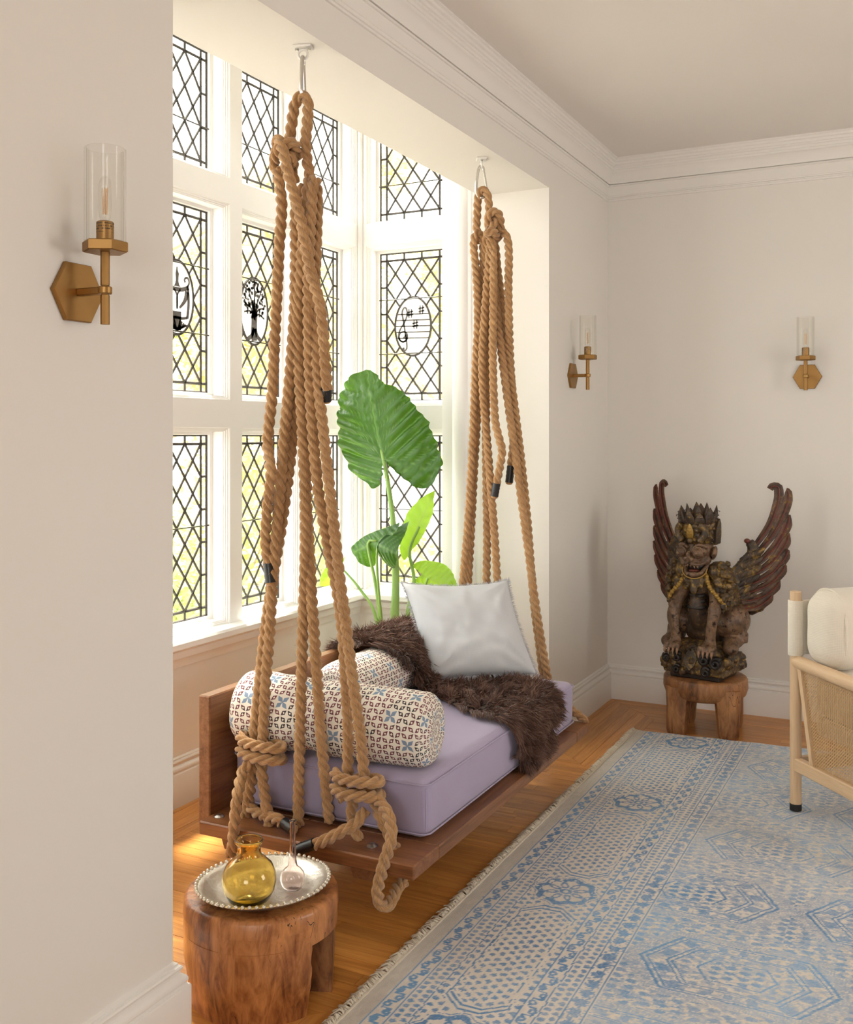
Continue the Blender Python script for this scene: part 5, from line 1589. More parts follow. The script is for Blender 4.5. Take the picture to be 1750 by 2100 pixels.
def rug_grid(x0, x1, y0, y1, st, last):
    nx, ny = int(round((x1 - x0) / st)) + 1, int(round((y1 - y0) / st)) + 1
    X, Y = np.meshgrid(np.linspace(x0, x1, nx), np.linspace(y0, y1, ny), indexing='ij')
    C = rug_colour(X - RX, Y)
    Yw = Y + 0.075 * (X - RX) * (Y - 2.0) / (RYF - 2.0) * (Y > 2.0) * np.clip(1.2 - (X - RX) * 0.35, 0.2, 1)
    Zw = 0.010 + 0.0010 * np.sin(X * 31 + Y * 13) * np.sin(Y * 23) 
    V = np.stack([X, Yw, Zw], -1).reshape(-1, 3)
    I = np.arange(nx * ny).reshape(nx, ny)
    F_ = np.stack([I[:-1, :-1], I[1:, :-1], I[1:, 1:], I[:-1, 1:]], -1).reshape(-1, 4)
    return V, F_, C.reshape(-1, 3)
def mat_rug():
    k = NT('wool_pile')
    at = k.n('Attribute', attribute_name='dye')
    n = k.noise(k.coord('Object'), 420, 3)
    n2 = k.noise(k.coord('Object', (1, 0.35, 1)), 160, 2)
    M['wool_pile'] = k.done(k.bsdf(at.outputs['Color'], 0.85, spec=0.2, normal=k.bump(k.math('ADD', n, n2), 0.55, 0.004), Sheen_Weight=0.35, Sheen_Roughness=0.35))
mat_rug()
rug = thing('rug', 'large worn blue and cream patterned wool rug with knotted fringe', 'rug', (RX, 2.8, 0))
parts_ = [rug_grid(RX, -0.05, 2.0, RYF, 0.0040, False), rug_grid(-0.05, RX1, 2.0, RYF, 0.0075, True), rug_grid(RX, RX1, RY0, 2.0, 0.0075, True)]
V = []; Fq = []; Cc = []; off = 0
for a, b, c in parts_:
    V.append(a); Fq.append(b + off); Cc.append(c); off += len(a)
V, Fq, Cc = np.concatenate(V), np.concatenate(Fq), np.concatenate(Cc)
me = bpy.data.meshes.new('pile')
me.vertices.add(len(V)); me.vertices.foreach_set('co', (V - np.array(rug.location)).ravel().astype(np.float32))
me.loops.add(len(Fq) * 4); me.loops.foreach_set('vertex_index', Fq.ravel().astype(np.int32))
me.polygons.add(len(Fq)); me.polygons.foreach_set('loop_start', (np.arange(len(Fq)) * 4).astype(np.int32)); me.polygons.foreach_set('loop_total', np.full(len(Fq), 4, dtype=np.int32))
me.update(calc_edges=True)
ca = me.color_attributes.new('dye', 'FLOAT_COLOR', 'POINT')
ca.data.foreach_set('color', np.concatenate([Cc, np.ones((len(Cc), 1))], 1).ravel().astype(np.float32))
me.materials.append(M['wool_pile']); me.shade_smooth()
link('pile', me, rug)
mat_simple('rug_backing', (0.50, 0.45, 0.38), 0.95)
m = MB()
yf1 = RYF + 0.075 * (RX1 - RX) * 0.30
m.prism([(RX - 0.002, RY0), (RX1, RY0), (RX1, RYF + 0.05), (0.0, RYF + 0.074), (RX - 0.002, RYF + 0.002)], 0.0005, 0.0088, lambda a, b, d: (a, b, d))
m.build('backing', 'rug_backing', rug, smooth=False).location = -Vector(rug.location)
# knotted fringe on the left edge
mat_simple('fringe_cream', (0.66, 0.59, 0.48), 0.95)
m = MB(); r = random.Random(12); y = 1.9
while y < RYF + 0.0:
    L = r.uniform(0.026, 0.042); a = r.gauss(0, 0.35) + 0.12
    w = r.uniform(0.0022, 0.0038)
    p0 = Vector((RX + 0.004, y, 0.010)); d = Vector((-math.cos(a), math.sin(a), 0))
    z1 = r.uniform(0.008, 0.017)
    pts = [p0, p0 + d * L * 0.4 + Vector((0, 0, z1 - 0.010 + 0.004)), p0 + d * L * 0.8 + Vector((0, r.gauss(0, 0.004), r.uniform(-0.004, 0.001))), p0 + d * L + Vector((0, r.gauss(0, 0.005), r.uniform(-0.0075, -0.004)))]
    m.tube(pts, [w * 0.8, w, w * 0.9, w * 0.45], 5)
    y += r.uniform(0.0028, 0.0058)
o = m.build('fringe', 'fringe_cream', rug, angle=180); o.location = -Vector(rug.location); o['kind'] = 'stuff'
m = MB(); P = [(RX + 0.006, 1.9 + (RYF - 1.9) * i / 300, 0.0115 + 0.0008 * math.sin(i * 1.7)) for i in range(301)]
m.tube(P, 0.0032, 5); m.build('edge_binding', 'fringe_cream', rug).location = -Vector(rug.location)

# ------------------------------------------------------------------ cane-sided armchair
mat_wood('ash_x', (0.74, 0.55, 0.35), (0.68, 0.48, 0.29), (0.56, 0.37, 0.20), 'Y', 1.2, 0.42, 0.04)
mat_wood('ash_z', (0.74, 0.55, 0.35), (0.68, 0.48, 0.29), (0.54, 0.36, 0.20), 'Z', 1.2, 0.42, 0.04)
mat_simple('cane', (0.66, 0.44, 0.22), 0.5)
mat_simple('black_rubber', (0.015, 0.014, 0.014), 0.5)
fwd = Vector((0.66, -0.75, 0)).normalized()
rzc = math.atan2(fwd.y, fwd.x) - H90            # local +Y points forward
CW, CD = 0.66, 0.68
rgt = Vector((fwd.y, -fwd.x, 0))
post = Vector((-0.503, 4.295, 0))               # rear right post on the floor
cc = post - rgt * CW / 2 + fwd * CD / 2
ch = thing('armchair', 'pale wood armchair with woven cane side and cream upholstery at the edge of the rug', 'armchair', tuple(cc), rzc)
Z0 = 0.0125
for sx in (1, -1):
    for sy, top in ((-1, 0.885), (1, 0.625)):
        x, y = sx * CW / 2, sy * CD / 2
        lg = MB().lathe([(0.022, Z0 + 0.026), (0.0225, Z0 + 0.03), (0.0225, top - 0.003), (0.0205, top)], 24, (x, y, 0)).build('post', 'ash_z', ch, angle=30)
        MB().lathe([(0.0225, Z0), (0.0232, Z0 + 0.004), (0.0232, Z0 + 0.027)], 24, (x, y, 0)).build('foot_cap', 'black_rubber', lg)
    x = sx * CW / 2
    P = spline([(x, -CD / 2 - 0.012, 0.607), (x, -CD / 4, 0.600), (x, 0, 0.596), (x, CD / 2 + 0.03, 0.590)], 0.03)
    MB().tube(P, [0.020] + [0.0265] * (len(P) - 2) + [0.020], 18).build('armrest', 'ash_x', ch, angle=40)
    MB().box(x - 0.017, x + 0.017, -CD / 2 - 0.002, CD / 2 + 0.002, 0.172, 0.224, bev=0.004).build('side_rail', 'ash_x', ch, angle=30)
    # slanting bars of the cane panel
    ya, yb = -CD / 2 + 0.035, -CD / 2 + 0.115
    for s, (t0, t1) in ((-1, (ya, yb)), (1, (CD / 2 - 0.035, CD / 2 - 0.115))):
        m = MB(); h = 0.011
        m.add([(x + q * 0.011, yy + e * h, zz) for zz, yy in ((0.585, t0), (0.222, t1)) for q, e in ((-1, -1), (1, -1), (1, 1), (-1, 1))], [(0, 1, 2, 3), (7, 6, 5, 4), (0, 4, 5, 1), (1, 5, 6, 2), (2, 6, 7, 3), (3, 7, 4, 0)])
        m.build('panel_bar', 'ash_z', ch, smooth=False)
    # woven cane
    m = MB(); pit = 0.0125; wst = 0.0016
    def lim_y(z): f = (0.585 - z) / (0.585 - 0.222); return ya + (yb - ya) * f + 0.010, -(ya + (yb - ya) * f + 0.010)
    zlo, zhi = 0.224, 0.578
    def stripv(p, q, lay):
        d = Vector((0, q[0] - p[0], q[1] - p[1]));
        if d.length < 0.006: return
        d.normalize(); nn = Vector((0, -d.z, d.y)) * wst / 2; o1 = Vector((x + lay * 0.0007, 0, 0)); th = Vector((0.0004, 0, 0))
        a, b = o1 + Vector((0, p[0], p[1])), o1 + Vector((0, q[0], q[1]))
        m.add([a - nn - th, a + nn - th, b + nn - th, b - nn - th, a - nn + th, a + nn + th, b + nn + th, b - nn + th], [(0, 1, 2, 3), (7, 6, 5, 4), (0, 4, 5, 1), (2, 6, 7, 3), (1, 5, 6, 2), (0, 3, 7, 4)])
    def clip_seg(p, q):
        pts = [(p[0] + (q[0] - p[0]) * i / 60, p[1] + (q[1] - p[1]) * i / 60) for i in range(61)]
        ok = [t for t in pts if zlo <= t[1] <= zhi and lim_y(t[1])[0] <= t[0] <= lim_y(t[1])[1]]
        return (ok[0], ok[-1]) if len(ok) > 1 else None
    if sx == 1:
        nyl = int(CD / pit)
        segs = []
        for i in range(nyl):
            y = -CD / 2 + pit * i
            for dlt in (-0.0013, 0.0013): segs.append(((y + dlt, zlo), (y + dlt, zhi), 1))
        for i in range(int((zhi - zlo) / pit) + 1):
            z = zlo + pit * i
            for dlt in (-0.0014, 0.0014): segs.append(((-CD / 2, z + dlt), (CD / 2, z + dlt), -1))
        H_ = zhi - zlo
        for i in range(-int(H_ / pit) - 1, nyl + 1):
            y = -CD / 2 + pit * (i + 0.5)
            segs.append(((y, zlo), (y + H_, zhi), 2)); segs.append(((y + H_, zlo), (y, zhi), -2))
        for p, q, lay in segs:
            c = clip_seg(p, q)
            if c: stripv(c[0], c[1], lay)
        cane = m.build('cane_panel', 'cane', ch, smooth=False); cane['kind'] = 'stuff'; cane_me = cane.data
    else:
        cane = link('cane_panel', cane_me, ch, (-CW, 0, 0)); cane['kind'] = 'stuff'
    # fabric sleeve round the rear post
    MB().lathe([(0.0285, 0.630), (0.030, 0.634), (0.030, 0.846), (0.0285, 0.850), (0.024, 0.848)], 24, (x, -CD / 2, 0), cap0=False, cap1=False, sy=1.0).build('sleeve', 'cream_boucle', ch, angle=40)
MB().box(-CW / 2, CW / 2, -CD / 2 - 0.016, -CD / 2 + 0.016, 0.172, 0.224, bev=0.004).build('rear_rail', 'ash_z', ch)
MB().box(-CW / 2, CW / 2, CD / 2 - 0.016, CD / 2 + 0.016, 0.172, 0.224, bev=0.004).build('front_rail', 'ash_z', ch)
MB().box(-CW / 2 + 0.02, CW / 2 - 0.02, -CD / 2 - 0.010, -CD / 2 + 0.010, 0.632, 0.848, bev=0.004).build('back_sling', 'cream_boucle', ch)
sc_ = rounded_box(-CW / 2 + 0.03, CW / 2 - 0.03, -CD / 2 + 0.06, CD / 2 - 0.01, 0.40, 0.60, 0.06, (20, 20, 8), 0.012, 0.003).build('seat_cushion', 'cream_boucle', ch, angle=180)
bc = rounded_box(-CW / 2 - 0.002, CW / 2 + 0.002, -CD / 2 + 0.022, -CD / 2 + 0.235, 0.600, 0.905, 0.085, (30, 16, 16), 0.003, 0.0025, 4.0).build('back_cushion', 'cream_boucle', ch, angle=180)
m = MB(); xs_ = CW / 2 - 0.058
pts = []
for k_ in range(40):
    a = 2 * math.pi * k_ / 40; ca_, sa_ = math.cos(a), math.sin(a)
    r_ = 1 / (abs(ca_) ** 2.6 + abs(sa_) ** 2.6) ** (1 / 2.6)
    pts.append((xs_, -CD / 2 + 0.128 + 0.1075 * r_ * ca_, 0.752 + 0.156 * r_ * sa_))
m.tube(pts + [pts[0]], 0.0045, 6, False); m.build('piping', 'cream_boucle', bc)
MB().box(-CW / 2 + 0.02, CW / 2 - 0.02, -CD / 2 + 0.10, CD / 2 - 0.02, 0.34, 0.41, bev=0.01).build('seat_deck', 'cream_boucle', ch)

# ------------------------------------------------------------------ winged statue
def mat_statue(name, dark, mid, gold, gold_amt, red=0.0, rough=0.45):
    k = NT(name)
    v = k.coord('Object')
    n1 = k.noise(v, 16, 5, 0.65, 0.6); n2 = k.noise(v, 55, 4, 0.6); n3 = k.noise(v, 120, 3)
    c = k.ramp(n1, [(0.36, dark), (0.60, mid)])
    if red: c = k.mix(k.math('MULTIPLY', k.math('GREATER_THAN', k.noise(v, 9, 3), 0.56), red), c, (0.16, 0.035, 0.022))
    gm = k.ramp(k.math('ADD', k.math('MULTIPLY', n2, 0.62), k.math('MULTIPLY', n1, 0.38)), [(0.96 - gold_amt, (0, 0, 0)), (1.06 - gold_amt, (1, 1, 1))])
    c = k.mix(gm, c, gold)
    h = k.math('ADD', k.math('MULTIPLY', n2, 0.7), k.math('MULTIPLY', n3, 0.3))
    M[name] = k.done(k.bsdf(c, k.math('SUBTRACT', rough, k.math('MULTIPLY', gm, 0.1)), k.math('MULTIPLY', gm, 0.35), normal=k.bump(h, 0.45, 0.006)))
GOLD = (0.30, 0.175, 0.035)
mat_statue('carved_dark', (0.022, 0.013, 0.008), (0.075, 0.042, 0.022), GOLD, 0.40)
mat_statue('carved_gilt', (0.030, 0.018, 0.010), (0.105, 0.062, 0.025), GOLD, 0.45)
mat_statue('carved_skin', (0.075, 0.040, 0.021), (0.225, 0.128, 0.070), (0.022, 0.012, 0.009), 0.44)
mat_statue('carved_feather', (0.045, 0.022, 0.014), (0.13, 0.065, 0.035), GOLD, 0.40, 0.55)
mat_simple('carved_red', (0.15, 0.032, 0.020), 0.45); mat_simple('carved_black', (0.018, 0.013, 0.011), 0.4); mat_simple('carved_gold', (0.36, 0.21, 0.04), 0.42, 0.3)
mat_simple('tooth', (0.30, 0.17, 0.10), 0.5)
ST = thing('winged_statue', 'carved gilded winged lion-like guardian statue with crown, crouching on a scrolled base', 'statue', (-1.070, 5.310, 0.2805), math.radians(10 - 21 + 0))
DG = bpy.context.evaluated_depsgraph_get
def sculpt(mb, name, mat, voxel=0.006, smooth=4, lump=0.0, lsc=40.0, parent=ST):
    """fuse overlapping solids into one skin"""
    me = mb.mesh(name, None, True, 180)
    o = bpy.data.objects.new(name, me); COL.objects.link(o)
    md = o.modifiers.new('r', 'REMESH'); md.mode = 'VOXEL'; md.voxel_size = voxel
    sm = o.modifiers.new('s', 'SMOOTH'); sm.iterations = smooth; sm.factor = 0.5
    dg = bpy.context.evaluated_depsgraph_get(); dg.update()
    me2 = bpy.data.meshes.new_from_object(o.evaluated_get(dg))
    bpy.data.objects.remove(o); bpy.data.meshes.remove(me)
    if lump:
        n = len(me2.vertices); co = np.empty(n * 3, dtype=np.float32); me2.vertices.foreach_get('co', co); co = co.reshape(-1, 3)
        no = np.empty(n * 3, dtype=np.float32); me2.vertices.foreach_get('normal', no); no = no.reshape(-1, 3)
        d = np.array([abs(mnoise.noise(Vector(p) * lsc)) + 0.5 * mnoise.noise(Vector(p) * lsc * 2.3) for p in co])
        co += no * (d * lump)[:, None]; me2.vertices.foreach_set('co', co.ravel())
    me2.materials.clear(); me2.materials.append(M[mat]); me2.shade_smooth(); me2.update(); me2.name = name
    return link(name, me2, parent)
def rotm(ax, ay, az): return (Matrix.Rotation(az, 3, 'Z') @ Matrix.Rotation(ay, 3, 'Y') @ Matrix.Rotation(ax, 3, 'X')).to_4x4()
# base
MB().box(-0.130, 0.130, -0.118, 0.118, 0.0, 0.030, bev=0.004).build('plinth', 'carved_black', ST)
m = MB(); m.box(-0.158, 0.158, -0.128, 0.130, 0.026, 0.118)
m.ball((0, 0.0, 0.125), (0.150, 0.125, 0.068), 20, 12)
for i in range(40):
    a = random.Random(i).uniform(0, 6.283); rr_ = random.Random(i + 99).uniform(0.8, 1.0)
    m.ball((0.160 * max(-1, min(1, 1.5 * math.cos(a))), 0.130 * max(-1, min(1, 1.5 * math.sin(a))), 0.035 + 0.10 * random.Random(i + 7).random()), 0.016 + 0.010 * random.Random(i + 3).random(), 10, 7)
sculpt(m, 'rock_base', 'carved_gilt', 0.0055, 2, 0.007, 45)
# central leaf on the base
m = MB(); m.prism([(0.0, 0.048), (-0.026, 0.075), (-0.034, 0.105), (-0.022, 0.135), (-0.010, 0.150), (0.0, 0.140), (0.012, 0.152), (0.024, 0.135), (0.034, 0.105), (0.024, 0.072)], -0.142, -0.128, lambda a, b, d: (a - 0.012, d + 0.25 * (b - 0.1), b))
m.build('acanthus_leaf', 'carved_gilt', ST, angle=60)
def curl(x, y, z, r, face=-1):
    m = MB(); pts = []; rad = []
    for i in range(30):
        t = i / 29; a = 0.6 + t * 2 * math.pi * 1.55; q = r * (1 - 0.80 * t)
        pts.append((x + q * math.cos(a), y + face * (0.012 + 0.016 * t), z + q * math.sin(a))); rad.append(r * 0.44 * (1 - 0.55 * t))
    m.tube(pts, rad, 9); m.ball((x, y + 0.004, z), (r * 0.95, 0.02, r * 0.95), 12, 8)
    m.build('scroll', 'carved_black', ST, angle=180)
for x, z, r in ((-0.137, 0.098, 0.023), (-0.082, 0.105, 0.023), (0.062, 0.105, 0.027), (0.122, 0.095, 0.029), (-0.085, 0.046, 0.021), (0.070, 0.046, 0.023)): curl(x, -0.128, z, r)
# body
m = MB()
m.ball((0, 0.03, 0.36), (0.095, 0.095, 0.17), 20, 14); m.ball((0, 0.05, 0.24), (0.115, 0.12, 0.10), 20, 14); m.ball((0, -0.045, 0.33), (0.058, 0.075, 0.115), 18, 12, rotm(0.25, 0, 0))
m.ball((0, -0.03, 0.47), (0.072, 0.075, 0.080), 18, 12)
sculpt(m, 'torso', 'carved_dark', 0.006, 4)
for i, (z, w) in enumerate(((0.420, 0.046), (0.392, 0.050), (0.362, 0.052), (0.332, 0.051), (0.302, 0.047), (0.274, 0.040))):
    MB().ball((0, -0.092 + 0.010 * abs(i - 2), z), (w, 0.032, 0.0185), 18, 10, rotm(0.25, 0, 0)).build('belly_plate', 'carved_black', ST, angle=180)
m = MB()
for s in (-1, 1):
    m.ball((s * 0.148, 0.045, 0.285), (0.066, 0.098, 0.084), 20, 14, rotm(0.2, 0, s * -0.25)); m.ball((s * 0.105, 0.03, 0.27), (0.06, 0.08, 0.07), 16, 10)
    m.ball((s * 0.155, 0.01, 0.185), (0.044, 0.085, 0.036), 16, 10); m.ball((s * 0.165, -0.055, 0.165), (0.040, 0.045, 0.034), 14, 10); m.tube([(s * 0.165, 0.05, 0.23), (s * 0.165, 0.04, 0.18)], 0.05, 12)
sculpt(m, 'haunches', 'carved_skin', 0.006, 5)
for s in (-1, 1):
    m = MB()
    P = spline([(s * 0.070, -0.035, 0.475), (s * 0.098, -0.075, 0.405), (s * 0.105, -0.118, 0.345), (s * 0.096, -0.132, 0.275), (s * 0.090, -0.132, 0.200), (s * 0.090, -0.140, 0.172)], 0.02)
    n_ = len(P); m.tube(P, [0.040 - 0.014 * min(1, 1.6 * i / n_) + (0.006 if i > n_ - 3 else 0) for i in range(n_)], 14)
    m.ball((s * 0.090, -0.150, 0.172), (0.040, 0.040, 0.026), 16, 10); m.ball((s * 0.104, -0.112, 0.355), 0.034, 14, 10)
    for q in range(4):
        fx = s * 0.090 + (q - 1.5) * 0.022
        m.tube(spline([(fx * 0.98, -0.160, 0.178), (fx, -0.182, 0.176), (fx, -0.192, 0.155)], 0.008), 0.0115, 10); m.ball((fx, -0.184, 0.174), 0.0128, 10, 8)
    fl = sculpt(m, 'foreleg', 'carved_skin', 0.0048, 3)
    for q in range(4):
        fx = s * 0.090 + (q - 1.5) * 0.022
        MB().tube([(fx, -0.193, 0.160), (fx, -0.201, 0.144), (fx, -0.200, 0.128)], [0.0075, 0.006, 0.0012], 8).build('claw', 'tooth', fl)
# ornamented shoulders, breast cloth and mane
for s in (-1, 1):
    m = MB(); r = random.Random(30 + s)
    m.ball((s * 0.105, -0.005, 0.475), (0.060, 0.085, 0.098), 18, 12); m.ball((s * 0.118, 0.04, 0.395), (0.050, 0.080, 0.080), 18, 12); m.ball((s * 0.090, -0.045, 0.54), (0.045, 0.055, 0.050), 14, 10)
    for i in range(46):
        a, b = r.uniform(-1.2, 1.2), r.uniform(-2.7, -0.2)
        m.ball((s * (0.108 + 0.062 * math.cos(a) * abs(math.cos(b * 0.5))), 0.0 + 0.095 * math.sin(b), 0.465 + 0.125 * math.sin(a)), r.uniform(0.010, 0.017), 9, 6)
    sh = sculpt(m, 'shoulder_ornament', 'carved_gilt', 0.005, 1, 0.008, 55)
    m = MB(); P = spline([(s * 0.052, -0.095, 0.53), (s * 0.082, -0.120, 0.47), (s * 0.125, -0.118, 0.42), (s * 0.150, -0.085, 0.375)], 0.014)
    for i, p in enumerate(P): m.ball(p, 0.0095 + 0.003 * (i % 2), 8, 6)
    m.build('bead_border', 'carved_gold', sh, angle=180)
m = MB(); m.ball((0, -0.085, 0.492), (0.062, 0.040, 0.040), 16, 10); r = random.Random(77)
for i in range(26): m.ball((r.uniform(-0.062, 0.062), -0.108 + r.uniform(-0.012, 0.012), 0.495 + r.uniform(-0.045, 0.03)), r.uniform(0.008, 0.014), 9, 6)
m.ball((0, -0.125, 0.452), (0.020, 0.014, 0.024), 12, 8)
sculpt(m, 'breast_collar', 'carved_gilt', 0.005, 1, 0.005, 60)
MB().tube([(0.064 * math.sin(a), -0.112 - 0.024 * math.cos(a), 0.553 - 0.045 * math.cos(a)) for a in [-1.7 + 3.4 * i / 24 for i in range(25)]], 0.0032, 6).build('gold_collar', 'carved_gold', ST)
# head
HZ = 0.628
HD = thing('head', None, None); HD.parent = ST; HD.location = (0, -0.068, HZ); HD.rotation_euler = (0.10, 0, math.radians(-4))
m = MB()
m.ball((0, 0.012, 0.02), (0.074, 0.078, 0.072), 20, 14); m.ball((0, -0.058, -0.010), (0.056, 0.045, 0.032), 18, 12); m.ball((0, -0.088, -0.014), (0.036, 0.026, 0.022), 14, 10)
for s in (-1, 1):
    m.ball((s * 0.040, -0.050, 0.020), 0.033, 14, 10); m.ball((s * 0.055, -0.030, -0.022), (0.028, 0.034, 0.026), 14, 10); m.ball((s * 0.017, -0.106, -0.008), (0.014, 0.012, 0.011), 10, 8)
    m.tube(spline([(s * 0.016, -0.072, 0.040), (s * 0.044, -0.076, 0.062), (s * 0.076, -0.045, 0.046)], 0.01), 0.009, 10)
    m.tube(spline([(s * 0.010, -0.112, -0.030), (s * 0.034, -0.098, -0.036), (s * 0.060, -0.062, -0.034), (s * 0.074, -0.02, -0.016)], 0.008), 0.0085, 8)
m.ball((0, -0.098, 0.012), (0.013, 0.020, 0.020), 10, 8)
sculpt(m, 'skull', 'carved_skin', 0.0045, 2, parent=HD)
m = MB()
m.ball((0, -0.040, -0.098), (0.044, 0.046, 0.014), 18, 10); m.ball((0, -0.072, -0.094), (0.030, 0.016, 0.016), 14, 10)
for s in (-1, 1): m.tube([(s * 0.020, -0.080, -0.092), (s * 0.042, -0.060, -0.086), (s * 0.056, -0.020, -0.055), (s * 0.058, 0.0, -0.02)], 0.012, 8)
sculpt(m, 'lower_jaw', 'carved_skin', 0.0045, 2, parent=HD)
MB().ball((0, -0.042, -0.080), (0.028, 0.042, 0.010), 14, 8, rotm(-0.2, 0, 0)).build('tongue', 'carved_red', HD, angle=180)
MB().ball((0, -0.015, -0.058), (0.045, 0.045, 0.036), 14, 10).build('throat', 'carved_black', HD, angle=180)
for i, (tx, L) in enumerate(((-0.038, 0.022), (-0.024, 0.020), (-0.009, 0.014), (0.008, 0.014), (0.023, 0.022), (0.037, 0.024))):
    yy = -0.104 + abs(tx) * 0.55
    MB().tube([(tx, yy, -0.034), (tx * 1.02, yy - 0.003, -0.034 - L * 0.6), (tx * 1.08, yy - 0.001, -0.034 - L)], [0.0058, 0.0045, 0.001], 8).build('tooth', 'tooth', HD)
for s in (-1, 1):
    ey = MB().lathe([(0.0275, 0.0), (0.0275, 0.008), (0.0235, 0.010), (0.0235, 0.013), (0.0225, 0.018), (0.0165, 0.025), (0.0155, 0.025), (0.0125, 0.029), (0.0080, 0.031), (0.0075, 0.031), (0.0070, 0.036), (0.0030, 0.039), (0.0005, 0.0395)], 24,
                    T=Matrix.Translation((s * 0.043, -0.080, 0.022)) @ rotm(math.radians(92), 0, s * math.radians(14)) @ Matrix.Scale(1.12, 4))
    ey.build('eye', 'carved_skin', HD, angle=35)
    MB().ball((s * 0.084, 0.005, 0.008), (0.016, 0.030, 0.036), 14, 10, rotm(0, s * 0.3, s * 0.4)).build('ear', 'carved_skin', HD, angle=180)
# crown
m = MB(); m.lathe([(0.070, -0.010), (0.078, 0.010), (0.082, 0.030), (0.080, 0.045), (0.086, 0.060), (0.090, 0.085), (0.086, 0.10), (0.05, 0.10), (0.02, 0.10)], 28, (0, 0.015, 0.068), sy=1.02)
r = random.Random(5)
for i in range(60):
    a = r.uniform(0, 6.283); z = r.uniform(0.0, 0.09); R0 = 0.078 + 0.10 * z
    m.ball((R0 * math.cos(a), 0.015 + R0 * math.sin(a), 0.068 + z), r.uniform(0.006, 0.011), 8, 6)
m.ball((0, -0.078, 0.080), (0.014, 0.012, 0.014), 10, 8)
cr = sculpt(m, 'crown', 'carved_gilt', 0.0045, 1, 0.004, 70, parent=HD)
def spike(a, R, z, h, w, mat, out=0.25, par=HD):
    m = MB(); d = Vector((math.cos(a), math.sin(a), 0)); sd = Vector((-math.sin(a), math.cos(a), 0))
    rs = []
    for t, f in ((0, 0.75), (0.25, 1.0), (0.5, 0.92), (0.75, 0.55), (1.0, 0.04)):
        c = d * (R + out * h * t - 0.3 * out * h * t * t) + Vector((0, 0.015, z + h * t)); ww = w * f
        rs.append([c + sd * (ww * math.cos(q)) + d * (ww * 0.42 * math.sin(q)) for q in [2 * math.pi * i / 10 for i in range(10)]])
    m.rings(rs)
    for q in range(3):
        zz = 0.25 + 0.2 * q
        c = d * (R + out * h * zz + w * 0.38) + Vector((0, 0.015, z + h * zz)); m.tube([c - sd * w * 0.6, c + d * 0.002, c + sd * w * 0.6], 0.0018, 5)
    m.build('crown_leaf', mat, par, angle=180)
for i in range(11):
    a = 2 * math.pi * i / 11 - H90
    spike(a, 0.078, 0.148, 0.092 if i % 2 == 0 else 0.072, 0.029, 'carved_dark', 0.32)
for i in range(6):
    a = 2 * math.pi * (i + 0.5) / 6 - H90; spike(a, 0.044, 0.150, 0.104, 0.026, 'carved_dark', 0.18)
spike(-H90, 0.090, 0.092, 0.082, 0.020, 'carved_gold', 0.05)
for s in (-1, 1):
    m = MB(); m.tube(spline([(s * 0.045, -0.070, 0.075), (s * 0.072, -0.062, 0.110), (s * 0.070, -0.060, 0.142), (s * 0.045, -0.068, 0.160)], 0.01), 0.017, 10); sculpt(m, 'crown_scroll', 'carved_gilt', 0.005, 2, 0.003, 70, parent=HD)
    m = MB(); m.prism([(-0.030, 0.0), (0.030, 0.0), (0.034, 0.05), (0.026, 0.105), (0.010, 0.130), (-0.008, 0.120), (-0.028, 0.07)], -0.008, 0.008, lambda a, b, d, s=s: (s * (0.080 + d + 0.10 * b), 0.045 + a, 0.045 + b)); m.build('crown_wing', 'carved_gilt', HD, angle=50)
